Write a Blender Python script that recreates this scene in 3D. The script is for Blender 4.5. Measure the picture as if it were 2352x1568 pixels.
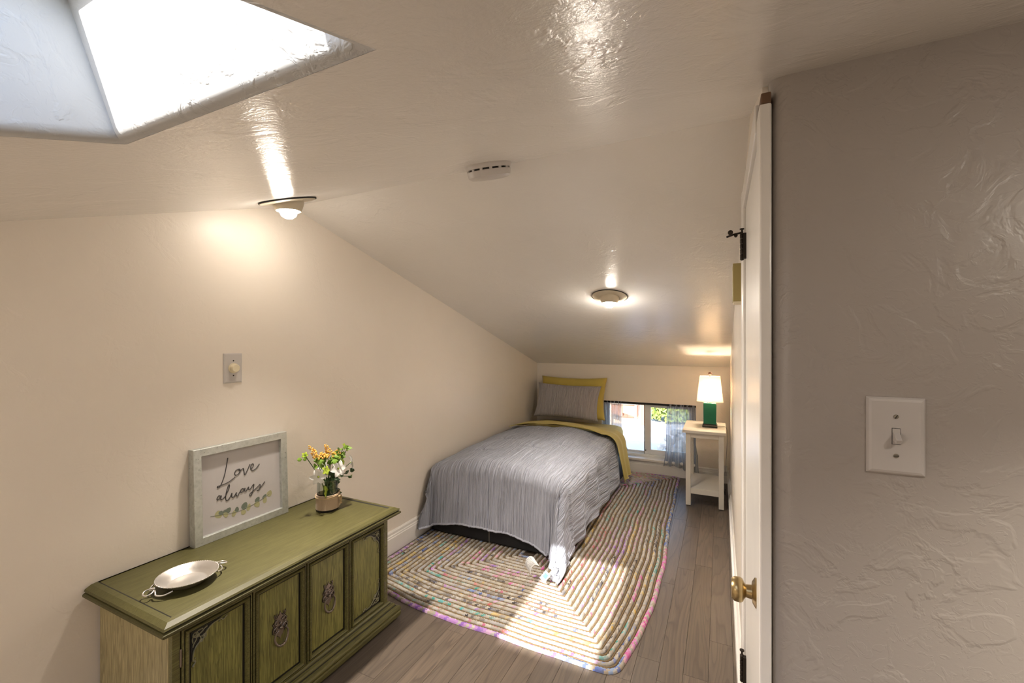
import bpy, bmesh, math, random
import numpy as np
from mathutils import Vector, Matrix
random.seed(7); rng = np.random.default_rng(7)
S = bpy.context.scene
for o in list(bpy.data.objects): bpy.data.objects.remove(o)
COL = S.collection
R = math.radians

# ------------------------------------------------------------------ camera
CAMZ = 1.208; YAW = R(25.64); FPX = 998.0
cd = bpy.data.cameras.new('camera'); cam = bpy.data.objects.new('camera', cd); COL.objects.link(cam)
cam.location = (0, 0, CAMZ); cam.rotation_euler = (R(90), 0, YAW)
cd.sensor_width = 36.0; cd.lens = FPX / 2352 * 36.0; cd.clip_start = 0.02; cd.clip_end = 200
S.camera = cam
# ------------------------------------------------------------------ world, sun, exposure
SUN_DIR = Vector((-0.075, 1.389, -1.0)).normalized()
SUN_E = 2.5; SKY = 0.215; BULB = 18.0; BEAM = 31.0; LAMP = 48.0
w = bpy.data.worlds.new('world'); S.world = w; w.use_nodes = True
nt = w.node_tree; nt.nodes.clear()
sky = nt.nodes.new('ShaderNodeTexSky'); sky.sky_type = 'NISHITA'; sky.sun_disc = False
sky.sun_elevation = math.asin(-SUN_DIR.z); sky.sun_rotation = math.atan2(-SUN_DIR.x, -SUN_DIR.y)
bg = nt.nodes.new('ShaderNodeBackground'); bg.inputs['Strength'].default_value = SKY
wo = nt.nodes.new('ShaderNodeOutputWorld')
nt.links.new(sky.outputs[0], bg.inputs[0]); nt.links.new(bg.outputs[0], wo.inputs[0])
sd = bpy.data.lights.new('sun', 'SUN'); sd.energy = SUN_E; sd.angle = R(0.7); sd.color = (1, .95, .88)
so = bpy.data.objects.new('sun', sd); COL.objects.link(so); so.location = (0, -6, 8)
so.rotation_euler = (-SUN_DIR).to_track_quat('Z', 'Y').to_euler()
vs = S.view_settings; vs.view_transform = 'Standard'; vs.look = 'None'; vs.gamma = 1.0
vs.use_curve_mapping = False; vs.exposure = 2.55
S.cycles.sample_clamp_indirect = 6.0
S.cycles.max_bounces = 10; S.cycles.transparent_max_bounces = 16
S.cycles.caustics_reflective = False; S.cycles.caustics_refractive = False

# ------------------------------------------------------------------ room numbers (metres)
WL, WR = -1.70, 0.07           # left wall, right wall
RY, RZ = 1.303, 1.801          # ridge
BY, BZ = 4.138, 0.9885         # back knee wall
KN = (RZ - 1.377) / RY; KF = (RZ - BZ) / (BY - RY)
NY = -1.2                      # knee wall behind the viewer
XE = 1.8                       # far end of the side nook
SWY = 0.86                     # partition with the toggle switch
def near_z(y): return 1.377 + KN * y
def far_z(y): return RZ - KF * (y - RY)
def ceil_z(y): return near_z(y) if y < RY else far_z(y)
CF = Vector((-math.sin(YAW), math.cos(YAW), 0)); CR = Vector((math.cos(YAW), math.sin(YAW), 0))
def ray(u, v): return CF + CR * ((u - 1176) / FPX) + Vector((0, 0, (784 - v) / FPX))
def at_y(u, v, y): d = ray(u, v); return Vector((0, 0, CAMZ)) + d * (y / d.y)
def at_x(u, v, x): d = ray(u, v); return Vector((0, 0, CAMZ)) + d * (x / d.x)
def at_z(u, v, z): d = ray(u, v); return Vector((0, 0, CAMZ)) + d * ((z - CAMZ) / d.z)

# ------------------------------------------------------------------ materials
class NT:
    def __init__(s, name):
        s.m = bpy.data.materials.new(name); s.m.use_nodes = True; s.t = s.m.node_tree
        s.p = s.t.nodes['Principled BSDF']; s.out = s.t.nodes['Material Output']
    def n(s, typ, **kw):
        nd = s.t.nodes.new(typ)
        for k, v in kw.items():
            if hasattr(nd, k): setattr(nd, k, v)
            else: nd.inputs[k.replace('_', ' ')].default_value = v
        return nd
    def l(s, a, b): s.t.links.new(a, b)
    def noise(s, vec, scale, detail=3, rough=.5, dist=0):
        t = s.n('ShaderNodeTexNoise'); t.inputs['Scale'].default_value = scale; t.inputs['Detail'].default_value = detail
        t.inputs['Roughness'].default_value = rough; t.inputs['Distortion'].default_value = dist
        if vec is not None: s.l(vec, t.inputs['Vector'])
        return t.outputs['Fac']
    def ramp(s, fac, stops):
        r = s.n('ShaderNodeValToRGB'); el = r.color_ramp.elements
        while len(el) < len(stops): el.new(.5)
        for e, (p, c) in zip(el, stops):
            e.position = p; e.color = (*c, 1) if len(c) == 3 else c
        s.l(fac, r.inputs[0]); return r.outputs[0]
    def math(s, op, a, b=None, c=None):
        m = s.n('ShaderNodeMath', operation=op)
        for i, x in enumerate((a, b, c)):
            if x is None: continue
            if isinstance(x, (int, float)): m.inputs[i].default_value = x
            else: s.l(x, m.inputs[i])
        return m.outputs[0]
    def mix(s, fac, a, b, bt='MIX'):
        m = s.n('ShaderNodeMix', data_type='RGBA', blend_type=bt)
        for i, x in ((0, fac), (6, a), (7, b)):
            if isinstance(x, (int, float)): m.inputs[i].default_value = x
            elif isinstance(x, tuple): m.inputs[i].default_value = (*x, 1)
            else: s.l(x, m.inputs[i])
        return m.outputs[2]
    def bump(s, h, strength=.3, dist=.01, normal=None):
        b = s.n('ShaderNodeBump'); b.inputs['Strength'].default_value = strength; b.inputs['Distance'].default_value = dist
        s.l(h, b.inputs['Height'])
        if normal is not None: s.l(normal, b.inputs['Normal'])
        return b.outputs[0]
    def pos(s): return s.n('ShaderNodeNewGeometry').outputs['Position']
    def obj(s): return s.n('ShaderNodeTexCoord').outputs['Object']
    def uv(s): return s.n('ShaderNodeTexCoord').outputs['UV']
    def rand(s): return s.n('ShaderNodeObjectInfo').outputs['Random']
    def scale(s, vec, sc, off=None):
        m = s.n('ShaderNodeMapping'); m.inputs['Scale'].default_value = sc; s.l(vec, m.inputs['Vector'])
        if off is not None: s.l(off, m.inputs['Location'])
        return m.outputs[0]
    def set(s, color=None, rough=None, metal=None, spec=None, normal=None, **kw):
        def put(k, x):
            if x is None: return
            if isinstance(x, (int, float)): s.p.inputs[k].default_value = x
            elif isinstance(x, tuple): s.p.inputs[k].default_value = (*x, 1)
            else: s.l(x, s.p.inputs[k])
        put('Base Color', color); put('Roughness', rough); put('Metallic', metal); put('Specular IOR Level', spec); put('Normal', normal)
        for k, x in kw.items(): put(k.replace('_', ' '), x)
        return s.m
def plain(name, color, rough=.5, metal=0., spec=.5, bump=0, bscale=200):
    t = NT(name)
    nrm = t.bump(t.noise(t.obj(), bscale, 2), bump, .002) if bump else None
    v = t.noise(t.obj(), 9, 3)
    c = t.mix(v, tuple(x * .93 for x in color), tuple(min(1, x * 1.05) for x in color))
    return t.set(c, rough, float(metal), spec, nrm)
def plaster(name, color, rough, relief, fine, scale=11., stain=0.):
    t = NT(name); p = t.pos()
    k = t.noise(p, scale, 4, .55, .7)
    patch = t.noise(p, 2.3, 2)
    pl = t.ramp(k, [(.50, (0, 0, 0)), (.56, (1, 1, 1))])
    pm = t.ramp(patch, [(.38, (.15, .15, .15)), (.62, (1, 1, 1))])
    k2 = t.noise(p, scale * 3.1, 3, .6, 1.5)
    pl2 = t.ramp(k2, [(.54, (0, 0, 0)), (.60, (1, 1, 1))])
    h = t.math('MULTIPLY', t.math('ADD', pl, t.math('MULTIPLY', pl2, .22)), pm)
    n1 = t.bump(h, relief, .004)
    f = t.noise(p, 130, 3, .6)
    n2 = t.bump(f, fine, .0016, n1)
    c = color
    vv = t.noise(p, 3.0, 4)
    c = t.mix(vv, tuple(x * .955 for x in color), tuple(min(1, x * 1.03) for x in color))
    return t.set(c, rough, 0., .5, n2)
M = {}
M['wall'] = plaster('wall_paint', (.83, .76, .67), .42, .13, .10)
M['wall_rough_dimmed'] = plaster('dimmed_knockdown_paint', (.405, .37, .34), .36, .30, .12, 12.)  # partition darker than the other walls, its dim light put into the colour
M['ceil'] = plaster('ceiling_gloss_paint', (.81, .785, .75), .23, .16, .30, 9.)
M['shaft'] = plaster('skylight_shaft_plaster', (.58, .59, .595), .5, .45, .1, 16.)
M['trim'] = plain('white_gloss_trim', (.84, .81, .77), .28, bump=.05, bscale=60)
M['white_plastic'] = plain('white_plastic', (.58, .55, .53), .35)
M['ivory'] = plain('ivory_plastic', (.74, .66, .47), .4)
M['vinyl'] = plain('white_vinyl', (.80, .80, .80), .4)
M['black'] = plain('black_fabric', (.006, .006, .007), .8, bump=.3, bscale=400)
M['dark'] = plain('dark_gap', (.02, .017, .014), .7)
M['dark_metal'] = plain('aged_dark_bronze', (.035, .028, .022), .38, .8)
M['screw'] = plain('worn_screw_metal', (.45, .42, .36), .35, .9)
M['trimring'] = plain('beige_enamel_ring', (.62, .55, .42), .35)

def emis(name, col, strength):
    t = NT(name); e = t.n('ShaderNodeEmission'); e.inputs[0].default_value = (*col, 1); e.inputs[1].default_value = strength
    t.l(e.outputs[0], t.out.inputs[0]); return t.m
M['bulb'] = emis('warm_bulb', (1, .90, .78), BULB)
M['bulb_bright'] = emis('bright_warm_bulb', (1, .90, .78), BULB * 3)
M['lampbulb'] = emis('warm_lamp_bulb', (1, .80, .58), LAMP)

def thin_glass(name, tint, gloss=.06):
    t = NT(name); tr = t.n('ShaderNodeBsdfTransparent'); tr.inputs[0].default_value = (*tint, 1)
    g = t.n('ShaderNodeBsdfGlossy'); g.inputs['Roughness'].default_value = .02
    fr = t.n('ShaderNodeFresnel'); fr.inputs[0].default_value = 1.45
    mx = t.n('ShaderNodeMixShader'); t.l(t.math('MULTIPLY', fr.outputs[0], gloss / .06 * .7), mx.inputs[0])
    t.l(tr.outputs[0], mx.inputs[1]); t.l(g.outputs[0], mx.inputs[2]); t.l(mx.outputs[0], t.out.inputs[0]); return t.m
M['pane'] = thin_glass('window_glass', (.97, .98, .98))
M['jar'] = thin_glass('jar_glass', (.95, .97, .96), .04)

def plank_mat():
    t = NT('grey_brown_oak'); o = t.obj(); r = t.rand()
    comb = t.n('ShaderNodeCombineXYZ')
    for i, k in enumerate((37., 91., 53.)): t.l(t.math('MULTIPLY', r, k), comb.inputs[i])
    v = t.scale(o, (1, .085, 1), comb.outputs[0])
    n = t.noise(v, 11, 2, .45, .35)
    fr = t.math('FRACT', t.math('MULTIPLY', n, 13.0))
    line = t.ramp(fr, [(.0, (1, 1, 1)), (.10, (.0, .0, .0)), (.26, (.55, .55, .55)), (.6, (1, 1, 1))])
    v2 = t.scale(o, (1, .02, 1), comb.outputs[0])
    fine = t.noise(v2, 260, 3, .6)
    pore = t.ramp(fine, [(.40, (.0, .0, .0)), (.58, (1, 1, 1))])
    base = t.mix(r, (.100, .073, .052), (.160, .118, .086))
    r2 = t.math('FRACT', t.math('MULTIPLY', r, 17.3))
    base = t.mix(t.math('MULTIPLY', r2, .55), base, (.112, .090, .073))
    c = t.mix(t.math('MULTIPLY', line, 1.0), t.mix(.75, base, (.05, .036, .028)), base)
    c = t.mix(t.math('MULTIPLY_ADD', pore, -.42, .42), c, (.06, .047, .038))
    bl = t.noise(v, 3.5, 3)
    c = t.mix(t.math('MULTIPLY', bl, .30), c, (.172, .146, .124))
    return t.set(c, .36, 0., .45, t.bump(pore, .06, .001))
M['plank'] = plank_mat()
M['subfloor'] = plain('subfloor', (.05, .04, .03), .8)

def green_mat(name, c0, c1, dark, along=1, top=False):
    t = NT(name); p = t.pos()
    sc = (1, .07, 1) if along == 1 else (1, 1, .07)
    v = t.scale(p, sc)
    n = t.noise(v, 38, 4, .6, .5)
    fr = t.math('FRACT', t.math('MULTIPLY', n, 7.))
    ln = t.ramp(fr, [(0, (1, 1, 1)), (.16, (.1, .1, .1)), (.5, (.75, .75, .75)), (1, (1, 1, 1))])
    fine = t.noise(t.scale(p, (1, .03, 1) if along == 1 else (1, 1, .03)), 420, 3, .6)
    b = t.noise(p, 5.5, 4, .6)
    c = t.mix(b, c0, c1)
    c = t.mix(t.math('MULTIPLY_ADD', ln, -.55, .55), c, dark)
    c = t.mix(t.ramp(fine, [(.42, (.5, .5, .5)), (.56, (0, 0, 0))]), c, dark)
    sp = t.noise(p, 90, 2, .5)
    c = t.mix(t.ramp(sp, [(.74, (0, 0, 0)), (.80, (.6, .6, .6))]), c, tuple(x * .3 for x in dark))
    return t.set(c, .50 if top else .38, 0., .38, t.bump(fine, .05, .001))
DK = (.055, .048, .014)
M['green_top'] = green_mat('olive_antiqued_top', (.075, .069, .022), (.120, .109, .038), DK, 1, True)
M['green'] = green_mat('olive_antiqued_paint', (.125, .117, .035), (.205, .188, .063), DK, 1)
M['green_v'] = green_mat('olive_antiqued_panel', (.205, .197, .050), (.335, .323, .092), DK, 2)
M['green_side'] = green_mat('olive_lightened_side', (.38, .325, .16), (.52, .45, .25), (.10, .08, .03), 2)  # colour raised to brighten the end of the sideboard, which lies in shade
M['glaze'] = plain('black_antiquing_glaze', (.010, .009, .005), .5)
M['brass'] = plain('antique_silver_brass', (.24, .20, .165), .30, .85)
M['orna'] = plain('carved_dark_olive', (.25, .24, .14), .32)

def braid_mat():
    t = NT('braided_cotton'); a = t.n('ShaderNodeVertexColor'); a.layer_name = 'Col'
    n = t.noise(t.pos(), 420, 2, .6)
    c = t.mix(t.math('MULTIPLY', n, .25), a.outputs[0], (.25, .2, .16))
    return t.set(c, .95, 0., .15, t.bump(n, .35, .002))
M['braid'] = braid_mat()

def cloth(name, color, rough=.9, weave=500, b=.15, sheen=.15, trans=None):
    t = NT(name); p = t.obj(); n = t.noise(p, weave, 2)
    v = t.noise(p, 6, 3)
    c = t.mix(v, tuple(x * .93 for x in color), tuple(min(1, x * 1.05) for x in color))
    t.set(c, rough, 0., .2, t.bump(n, b, .001)); t.p.inputs['Sheen Weight'].default_value = sheen
    return t.m
def comforter_mat(name, color):
    t = NT(name); uv = t.uv()
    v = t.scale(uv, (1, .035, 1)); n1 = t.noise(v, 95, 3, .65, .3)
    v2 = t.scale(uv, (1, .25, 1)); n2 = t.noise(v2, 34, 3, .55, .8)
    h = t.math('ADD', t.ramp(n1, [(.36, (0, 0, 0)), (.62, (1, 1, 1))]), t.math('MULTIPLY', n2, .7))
    c = t.mix(n1, tuple(x * .80 for x in color), tuple(min(1, x * 1.12) for x in color))  # pleat hollows darkened in the colour, shading on top of the bump
    t.set(c, .75, 0., .25, t.bump(h, 1.0, .009)); t.p.inputs['Sheen Weight'].default_value = .2
    return t.m
GREY = (.48, .51, .61)
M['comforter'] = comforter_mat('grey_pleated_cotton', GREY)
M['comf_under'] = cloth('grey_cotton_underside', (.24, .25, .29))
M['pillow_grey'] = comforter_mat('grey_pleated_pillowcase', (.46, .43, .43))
M['yellow'] = cloth('yellow_cotton_sheet', (.52, .42, .12))
M['yellow_p'] = cloth('yellow_cotton_pillowcase', (.56, .43, .10))
M['tag'] = cloth('white_satin_tag', (.8, .8, .8), .6)
M['blue_ink'] = plain('blue_ink', (.05, .13, .42), .6)
M['ink'] = plain('charcoal_ink', (.06, .055, .055), .7)

def curtain_mat():
    t = NT('sheer_grey_striped_cotton'); uv = t.uv()
    sx = t.n('ShaderNodeSeparateXYZ'); t.l(uv, sx.inputs[0])
    st = t.ramp(t.math('FRACT', t.math('MULTIPLY', sx.outputs[0], 11.)), [(.0, (.42, .45, .50)), (.42, (.46, .47, .49)), (.5, (.74, .74, .72)), (.62, (.46, .46, .46)), (.95, (.40, .42, .46))])
    d = t.n('ShaderNodeBsdfDiffuse'); t.l(st, d.inputs[0])
    tl = t.n('ShaderNodeBsdfTranslucent'); t.l(st, tl.inputs[0])
    tr = t.n('ShaderNodeBsdfTransparent')
    m1 = t.n('ShaderNodeMixShader'); m1.inputs[0].default_value = .45; t.l(d.outputs[0], m1.inputs[1]); t.l(tl.outputs[0], m1.inputs[2])
    wv = t.noise(t.scale(uv, (300, 60, 1)), 1.0, 2)
    m2 = t.n('ShaderNodeMixShader'); t.l(t.ramp(wv, [(.35, (.06, .06, .06)), (.7, (.34, .34, .34))]), m2.inputs[0])
    t.l(m1.outputs[0], m2.inputs[1]); t.l(tr.outputs[0], m2.inputs[2]); t.l(m2.outputs[0], t.out.inputs[0]); return t.m
M['curtain'] = curtain_mat()
def shade_mat():
    t = NT('cream_linen_shade'); n = t.noise(t.obj(), 300, 2)
    d = t.n('ShaderNodeBsdfDiffuse'); d.inputs[0].default_value = (.86, .78, .66, 1)
    tl = t.n('ShaderNodeBsdfTranslucent'); tl.inputs[0].default_value = (.88, .80, .70, 1)
    m1 = t.n('ShaderNodeMixShader'); m1.inputs[0].default_value = .5
    t.l(d.outputs[0], m1.inputs[1]); t.l(tl.outputs[0], m1.inputs[2]); t.l(m1.outputs[0], t.out.inputs[0]); return t.m
M['shade'] = shade_mat()
M['greenglass'] = plain('green_ceramic_glaze', (.010, .115, .062), .08)
M['blackwood'] = plain('black_lacquer', (.012, .010, .009), .25)
M['finial'] = plain('brown_wood_finial', (.12, .05, .03), .4)
M['stand'] = plain('distressed_white_paint', (.60, .56, .49), .5, bump=.15, bscale=50)
def galv():
    t = NT('galvanised_metal'); p = t.obj()
    v = t.n('ShaderNodeTexVoronoi'); v.inputs['Scale'].default_value = 70; t.l(p, v.inputs['Vector'])
    n = t.noise(p, 55, 4, .6)
    c = t.mix(n, (.30, .32, .30), (.62, .63, .58)); c = t.mix(t.math('MULTIPLY', v.outputs['Distance'], .5), c, (.66, .68, .66))
    s = t.noise(p, 160, 2); c = t.mix(t.ramp(s, [(.66, (0, 0, 0)), (.72, (.7, .7, .7))]), c, (.12, .13, .13))
    return t.set(c, .45, .45, .5)
M['galv'] = galv()
M['paper'] = plain('speckled_white_board', (.55, .52, .52), .7)
M['leaf_a'] = plain('printed_sage', (.16, .19, .15), .7); M['leaf_b'] = plain('printed_olive', (.42, .40, .22), .7)
M['alu'] = plain('hammered_aluminium', (.74, .71, .68), .33, .9, bump=.1, bscale=120)
M['burlap'] = cloth('burlap', (.46, .35, .25), .95, 320, .5); M['twine'] = cloth('jute_twine', (.52, .38, .22), .95, 500, .4)
M['petal'] = cloth('white_petal', (.82, .82, .80), .6); M['leaf'] = plain('green_leaf', (.16, .28, .03), .5); M['leaf_d'] = plain('dark_leaf', (.05, .10, .04), .4)
M['lime'] = plain('lime_flower', (.36, .46, .04), .55); M['gold'] = plain('golden_bud', (.75, .42, .08), .6)
M['stem'] = plain('stem_green', (.05, .10, .025), .5)
M['knob'] = plain('brushed_brass', (.42, .31, .15), .30, .95)
M['wood_raw'] = plain('bare_brown_wood', (.16, .09, .05), .7)
M['olive_box'] = plain('olive_beige_plastic', (.36, .29, .11), .5)
M['cord'] = plain('grey_cord', (.25, .24, .22), .5)
M['asphalt'] = plain('pale_asphalt', (.42, .42, .45), .9, bump=.4, bscale=60)
M['fence'] = plain('cedar_boards', (.80, .62, .45), .8); M['fence_d'] = plain('shade_brown_cedar', (.42, .20, .12), .8)
M['bush'] = plain('bush_leaf', (.30, .38, .08), .6); M['rock'] = plain('pale_stone', (.55, .50, .44), .9, bump=.5, bscale=20)
M['roof'] = plain('roof_sheathing', (.2, .18, .16), .9)

# ------------------------------------------------------------------ mesh helpers
class MB:
    def __init__(s): s.v = []; s.f = []; s.m = []; s.uv = None
    def add(s, vs, fs, mi=0):
        b = len(s.v); s.v += [tuple(v) for v in vs]
        for f in fs: s.f.append(tuple(b + i for i in f)); s.m.append(mi)
        return s
    def box(s, x0, x1, y0, y1, z0, z1, mi=0, T=None):
        vs = [Vector((x, y, z)) for x in (x0, x1) for y in (y0, y1) for z in (z0, z1)]
        if T is not None: vs = [T @ v for v in vs]
        return s.add(vs, [(0, 1, 3, 2), (4, 6, 7, 5), (0, 4, 5, 1), (2, 3, 7, 6), (0, 2, 6, 4), (1, 5, 7, 3)], mi)
    def prism(s, pts, d0, d1, axis='z', mi=0, T=None):
        def mk(p, d):
            a, b = p
            return {'z': (a, b, d), 'x': (d, a, b), 'y': (a, d, b)}[axis]
        n = len(pts); vs = [Vector(mk(p, d0)) for p in pts] + [Vector(mk(p, d1)) for p in pts]
        if T is not None: vs = [T @ v for v in vs]
        fs = [tuple(range(n - 1, -1, -1)), tuple(range(n, 2 * n))] + [(i, (i + 1) % n, n + (i + 1) % n, n + i) for i in range(n)]
        return s.add(vs, fs, mi)
    def loft(s, loops, closed=True, cap=(False, False), mi=0, mis=None):
        n = len(loops[0]); b = len(s.v)
        for L in loops: s.v += [tuple(p) for p in L]
        for j in range(len(loops) - 1):
            for i in range(n if closed else n - 1):
                k = (i + 1) % n
                s.f.append((b + j * n + i, b + j * n + k, b + (j + 1) * n + k, b + (j + 1) * n + i)); s.m.append(mis[j] if mis else mi)
        if cap[0]: s.f.append(tuple(b + i for i in range(n - 1, -1, -1))); s.m.append(mi)
        if cap[1]: s.f.append(tuple(b + (len(loops) - 1) * n + i for i in range(n))); s.m.append(mi)
        return s
    def lathe(s, prof, segs=32, T=None, mi=0, cap=(True, True)):
        T = T or Matrix.Identity(4)
        loops = [[T @ Vector((r * math.cos(2 * math.pi * i / segs), r * math.sin(2 * math.pi * i / segs), z)) for i in range(segs)] for r, z in prof]
        return s.loft(loops, True, cap, mi)
    def tube(s, pts, r, segs=6, closed=False, mi=0, flat=None):
        pts = [Vector(p) for p in pts]; n = len(pts); loops = []; prev = None
        for i in range(n):
            a = pts[i - 1] if (i > 0 or closed) else pts[i]; c = pts[(i + 1) % n] if (i < n - 1 or closed) else pts[i]
            t = (c - a); t = t.normalized() if t.length > 1e-9 else Vector((0, 0, 1))
            if prev is None: up = Vector((0, 0, 1)) if abs(t.z) < .9 else Vector((1, 0, 0))
            else: up = prev
            sd_ = t.cross(up); sd_ = sd_.normalized() if sd_.length > 1e-9 else t.orthogonal().normalized()
            up = sd_.cross(t).normalized(); prev = up
            rr = r[i] if isinstance(r, (list, tuple)) else r
            loops.append([pts[i] + (sd_ * math.cos(2 * math.pi * k / segs) + up * math.sin(2 * math.pi * k / segs)) * rr for k in range(segs)])
        if closed: loops.append(loops[0])
        return s.loft(loops, True, (not closed, not closed), mi)
    def sphere(s, c, r, seg=12, ring=8, mi=0, sc=(1, 1, 1)):
        c = Vector(c); loops = []
        for j in range(ring + 1):
            th = math.pi * j / ring; q = max(math.sin(th), .02)
            loops.append([c + Vector((r * sc[0] * q * math.cos(2 * math.pi * i / seg), r * sc[1] * q * math.sin(2 * math.pi * i / seg), -r * sc[2] * math.cos(th))) for i in range(seg)])
        return s.loft(loops, True, (True, True), mi)
    def build(s, name, mats, parent=None, smooth=None, bevel=0, bseg=2, uv=None):
        off = Vector((0, 0, 0))
        if parent is not None:
            q = parent
            while q: off += q.location; q = q.parent
        me = bpy.data.meshes.new(name); me.from_pydata([tuple(Vector(v) - off) for v in s.v], [], s.f)
        if not isinstance(mats, (list, tuple)): mats = [mats]
        for m in mats: me.materials.append(m)
        me.polygons.foreach_set('material_index', s.m)
        if uv is not None:
            ul = me.uv_layers.new(name='UVMap'); idx = np.zeros(len(me.loops), dtype=np.int32); me.loops.foreach_get('vertex_index', idx)
            ul.data.foreach_set('uv', np.asarray(uv, dtype=np.float32)[idx].ravel())
        bm = bmesh.new(); bm.from_mesh(me); bmesh.ops.recalc_face_normals(bm, faces=bm.faces); bm.to_mesh(me); bm.free()
        if smooth is not None:
            me.polygons.foreach_set('use_smooth', [True] * len(me.polygons)); me.set_sharp_from_angle(angle=R(smooth))
        o = bpy.data.objects.new(name, me); COL.objects.link(o); o.parent = parent
        if bevel:
            b = o.modifiers.new('bevel', 'BEVEL'); b.width = bevel; b.segments = bseg; b.limit_method = 'ANGLE'; b.angle_limit = R(35)
            b.harden_normals = False
        return o
def thing(name, label, cat, loc, group=None):
    o = bpy.data.objects.new(name, None); COL.objects.link(o); o.location = loc; o.empty_display_size = .05
    o['label'] = label; o['category'] = cat
    if group: o['group'] = group
    return o
def tag(o, label, cat, group=None):
    o['label'] = label; o['category'] = cat
    if group: o['group'] = group
    return o
def struct(o, label=None, cat=None):
    o['kind'] = 'structure'
    if label: o['label'] = label
    if cat: o['category'] = cat
    return o
def smooth_line(pts, n=8, closed=False):
    P = [Vector(p) if len(p) == 3 else Vector((p[0], p[1], 0)) for p in pts]; out = []; m = len(P)
    for i in range(m if closed else m - 1):
        p0 = P[i - 1] if (i > 0 or closed) else P[i]; p1 = P[i]; p2 = P[(i + 1) % m]; p3 = P[(i + 2) % m] if (i + 2 < m or closed) else p2
        for k in range(n):
            t = k / n
            out.append(.5 * ((2 * p1) + (p2 - p0) * t + (2 * p0 - 5 * p1 + 4 * p2 - p3) * t * t + (3 * p1 - p0 - 3 * p2 + p3) * t ** 3))
    if not closed: out.append(P[-1])
    return out

# ------------------------------------------------------------------ ROOM SHELL
# floor slab with real planks
fb = MB().box(WL - .1, XE + .1, NY - .1, BY + .12, -.12, -.012)
floor = struct(fb.build('floor', M['subfloor']), 'grey brown oak plank floor running towards the low window', 'floor')
PW = .083; plank_mesh = {}
def plank(x0, y0, ln, wd=PW):
    key = (round(ln, 3), round(wd, 3))
    if key not in plank_mesh:
        mb = MB(); g = .0003; b = .0006
        def lp(i, z): return [(g + i, g + i, z), (wd - g - i, g + i, z), (wd - g - i, ln - g - i, z), (g + i, ln - g - i, z)]
        mb.loft([lp(0, -.012), lp(0, -b), lp(b, 0)], True, (False, True))
        ob = mb.build('plank', M['plank']); plank_mesh[key] = ob.data; ob.location = (x0, y0, 0); ob.parent = floor; return
    ob = bpy.data.objects.new('plank', plank_mesh[key]); COL.objects.link(ob); ob.location = (x0, y0, 0); ob.parent = floor
lens = (.42, .58, .70, .86, 1.04)
x = WL; row = 0
while x < WR + .04:
    wd = PW; y = .2 - random.random() * .5
    y_end = BY if x < WR - .02 else SWY + .05
    while y < BY - .001:
        ln = random.choice(lens)
        if y + ln > BY - .2: ln = BY - y
        plank(x, y, ln, wd); y += ln
    x += PW
nook = MB().box(x + .001, XE, NY, SWY, -.012, 0).box(WL, x, NY, -.31, -.012, 0)
nook.build('plank_field', M['plank'], floor)['kind'] = 'stuff'

# walls
wl = MB().prism([(NY - .1, -.1), (BY + .1, -.1), (BY + .1, far_z(BY + .1) + .02), (RY, RZ + .03), (NY - .1, near_z(NY - .1) + .02)], WL - .1, WL, 'x')
wall_left = struct(wl.build('wall_left', M['wall']), 'long cream side wall under the gable', 'wall')
# back knee wall with the low window opening
WX0, WX1, WZ0, WZ1 = -1.03, -.195, .125, .645
wb = MB(); T0, T1 = BY, BY + .13
zt = BZ + .01
for a, b, c, d in ((WL, WX0, -.1, zt), (WX1, WR + .1, -.1, zt), (WX0, WX1, -.1, WZ0), (WX0, WX1, WZ1, zt)): wb.box(a, b, T0, T1, c, d)
wall_back = struct(wb.build('wall_back', M['wall']), 'low cream knee wall behind the bed', 'wall')
# right wall with the small door opening
DY0, DY1, DZ = .93, 1.44, 1.60
wr = MB()
wr.prism([(DY1, -.1), (BY, -.1), (BY, far_z(BY) + .02), (DY1, far_z(DY1) + .02)], WR, WR + .1, 'x')
wr.prism([(DY0, DZ), (DY1, DZ), (DY1, far_z(DY1) + .02), (RY, RZ + .02), (DY0, near_z(DY0) + .02)], WR, WR + .1, 'x')
wr.box(.101, WR + .1, DY0 - .01, DY1 + .01, -.1, DZ + .01)  # unseen backing added behind the door, stops sky light leaking through its gaps
wall_right = struct(wr.build('wall_right', M['wall']), 'narrow cream wall beside the nightstand', 'wall')
# partition with rounded plaster corner
pl = [(.079, .925), (.079, .893)] + [(.112 - .033 * math.cos(a), .893 - .033 * math.sin(a)) for a in np.linspace(0, math.pi / 2, 7)] + [(XE, SWY), (XE, SWY + .1), (.079 + .09, SWY + .1), (.079 + .09, .925)]
wp = MB(); b = len(wp.v); n = len(pl)
wp.v = [(p[0], p[1], -.1) for p in pl] + [(p[0], p[1], near_z(p[1]) + .015) for p in pl]
wp.f = [tuple(range(n - 1, -1, -1)), tuple(range(n, 2 * n))] + [(i, (i + 1) % n, n + (i + 1) % n, n + i) for i in range(n)]; wp.m = [0] * len(wp.f)
wall_part = struct(wp.build('wall_front', M['wall_rough_dimmed'], smooth=40), 'knockdown textured partition carrying the toggle switch', 'wall')
struct(MB().box(WL - .1, XE + .1, NY - .1, NY, -.1, near_z(NY) + .01).build('wall_rear', M['wall']), 'low knee wall behind the viewer', 'wall')
struct(MB().prism([(NY, -.1), (SWY + .1, -.1), (SWY + .1, near_z(SWY + .1) + .01), (NY, near_z(NY) + .01)], XE, XE + .1, 'x').build('wall_nook', M['wall']), 'end wall of the side nook', 'wall')

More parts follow.
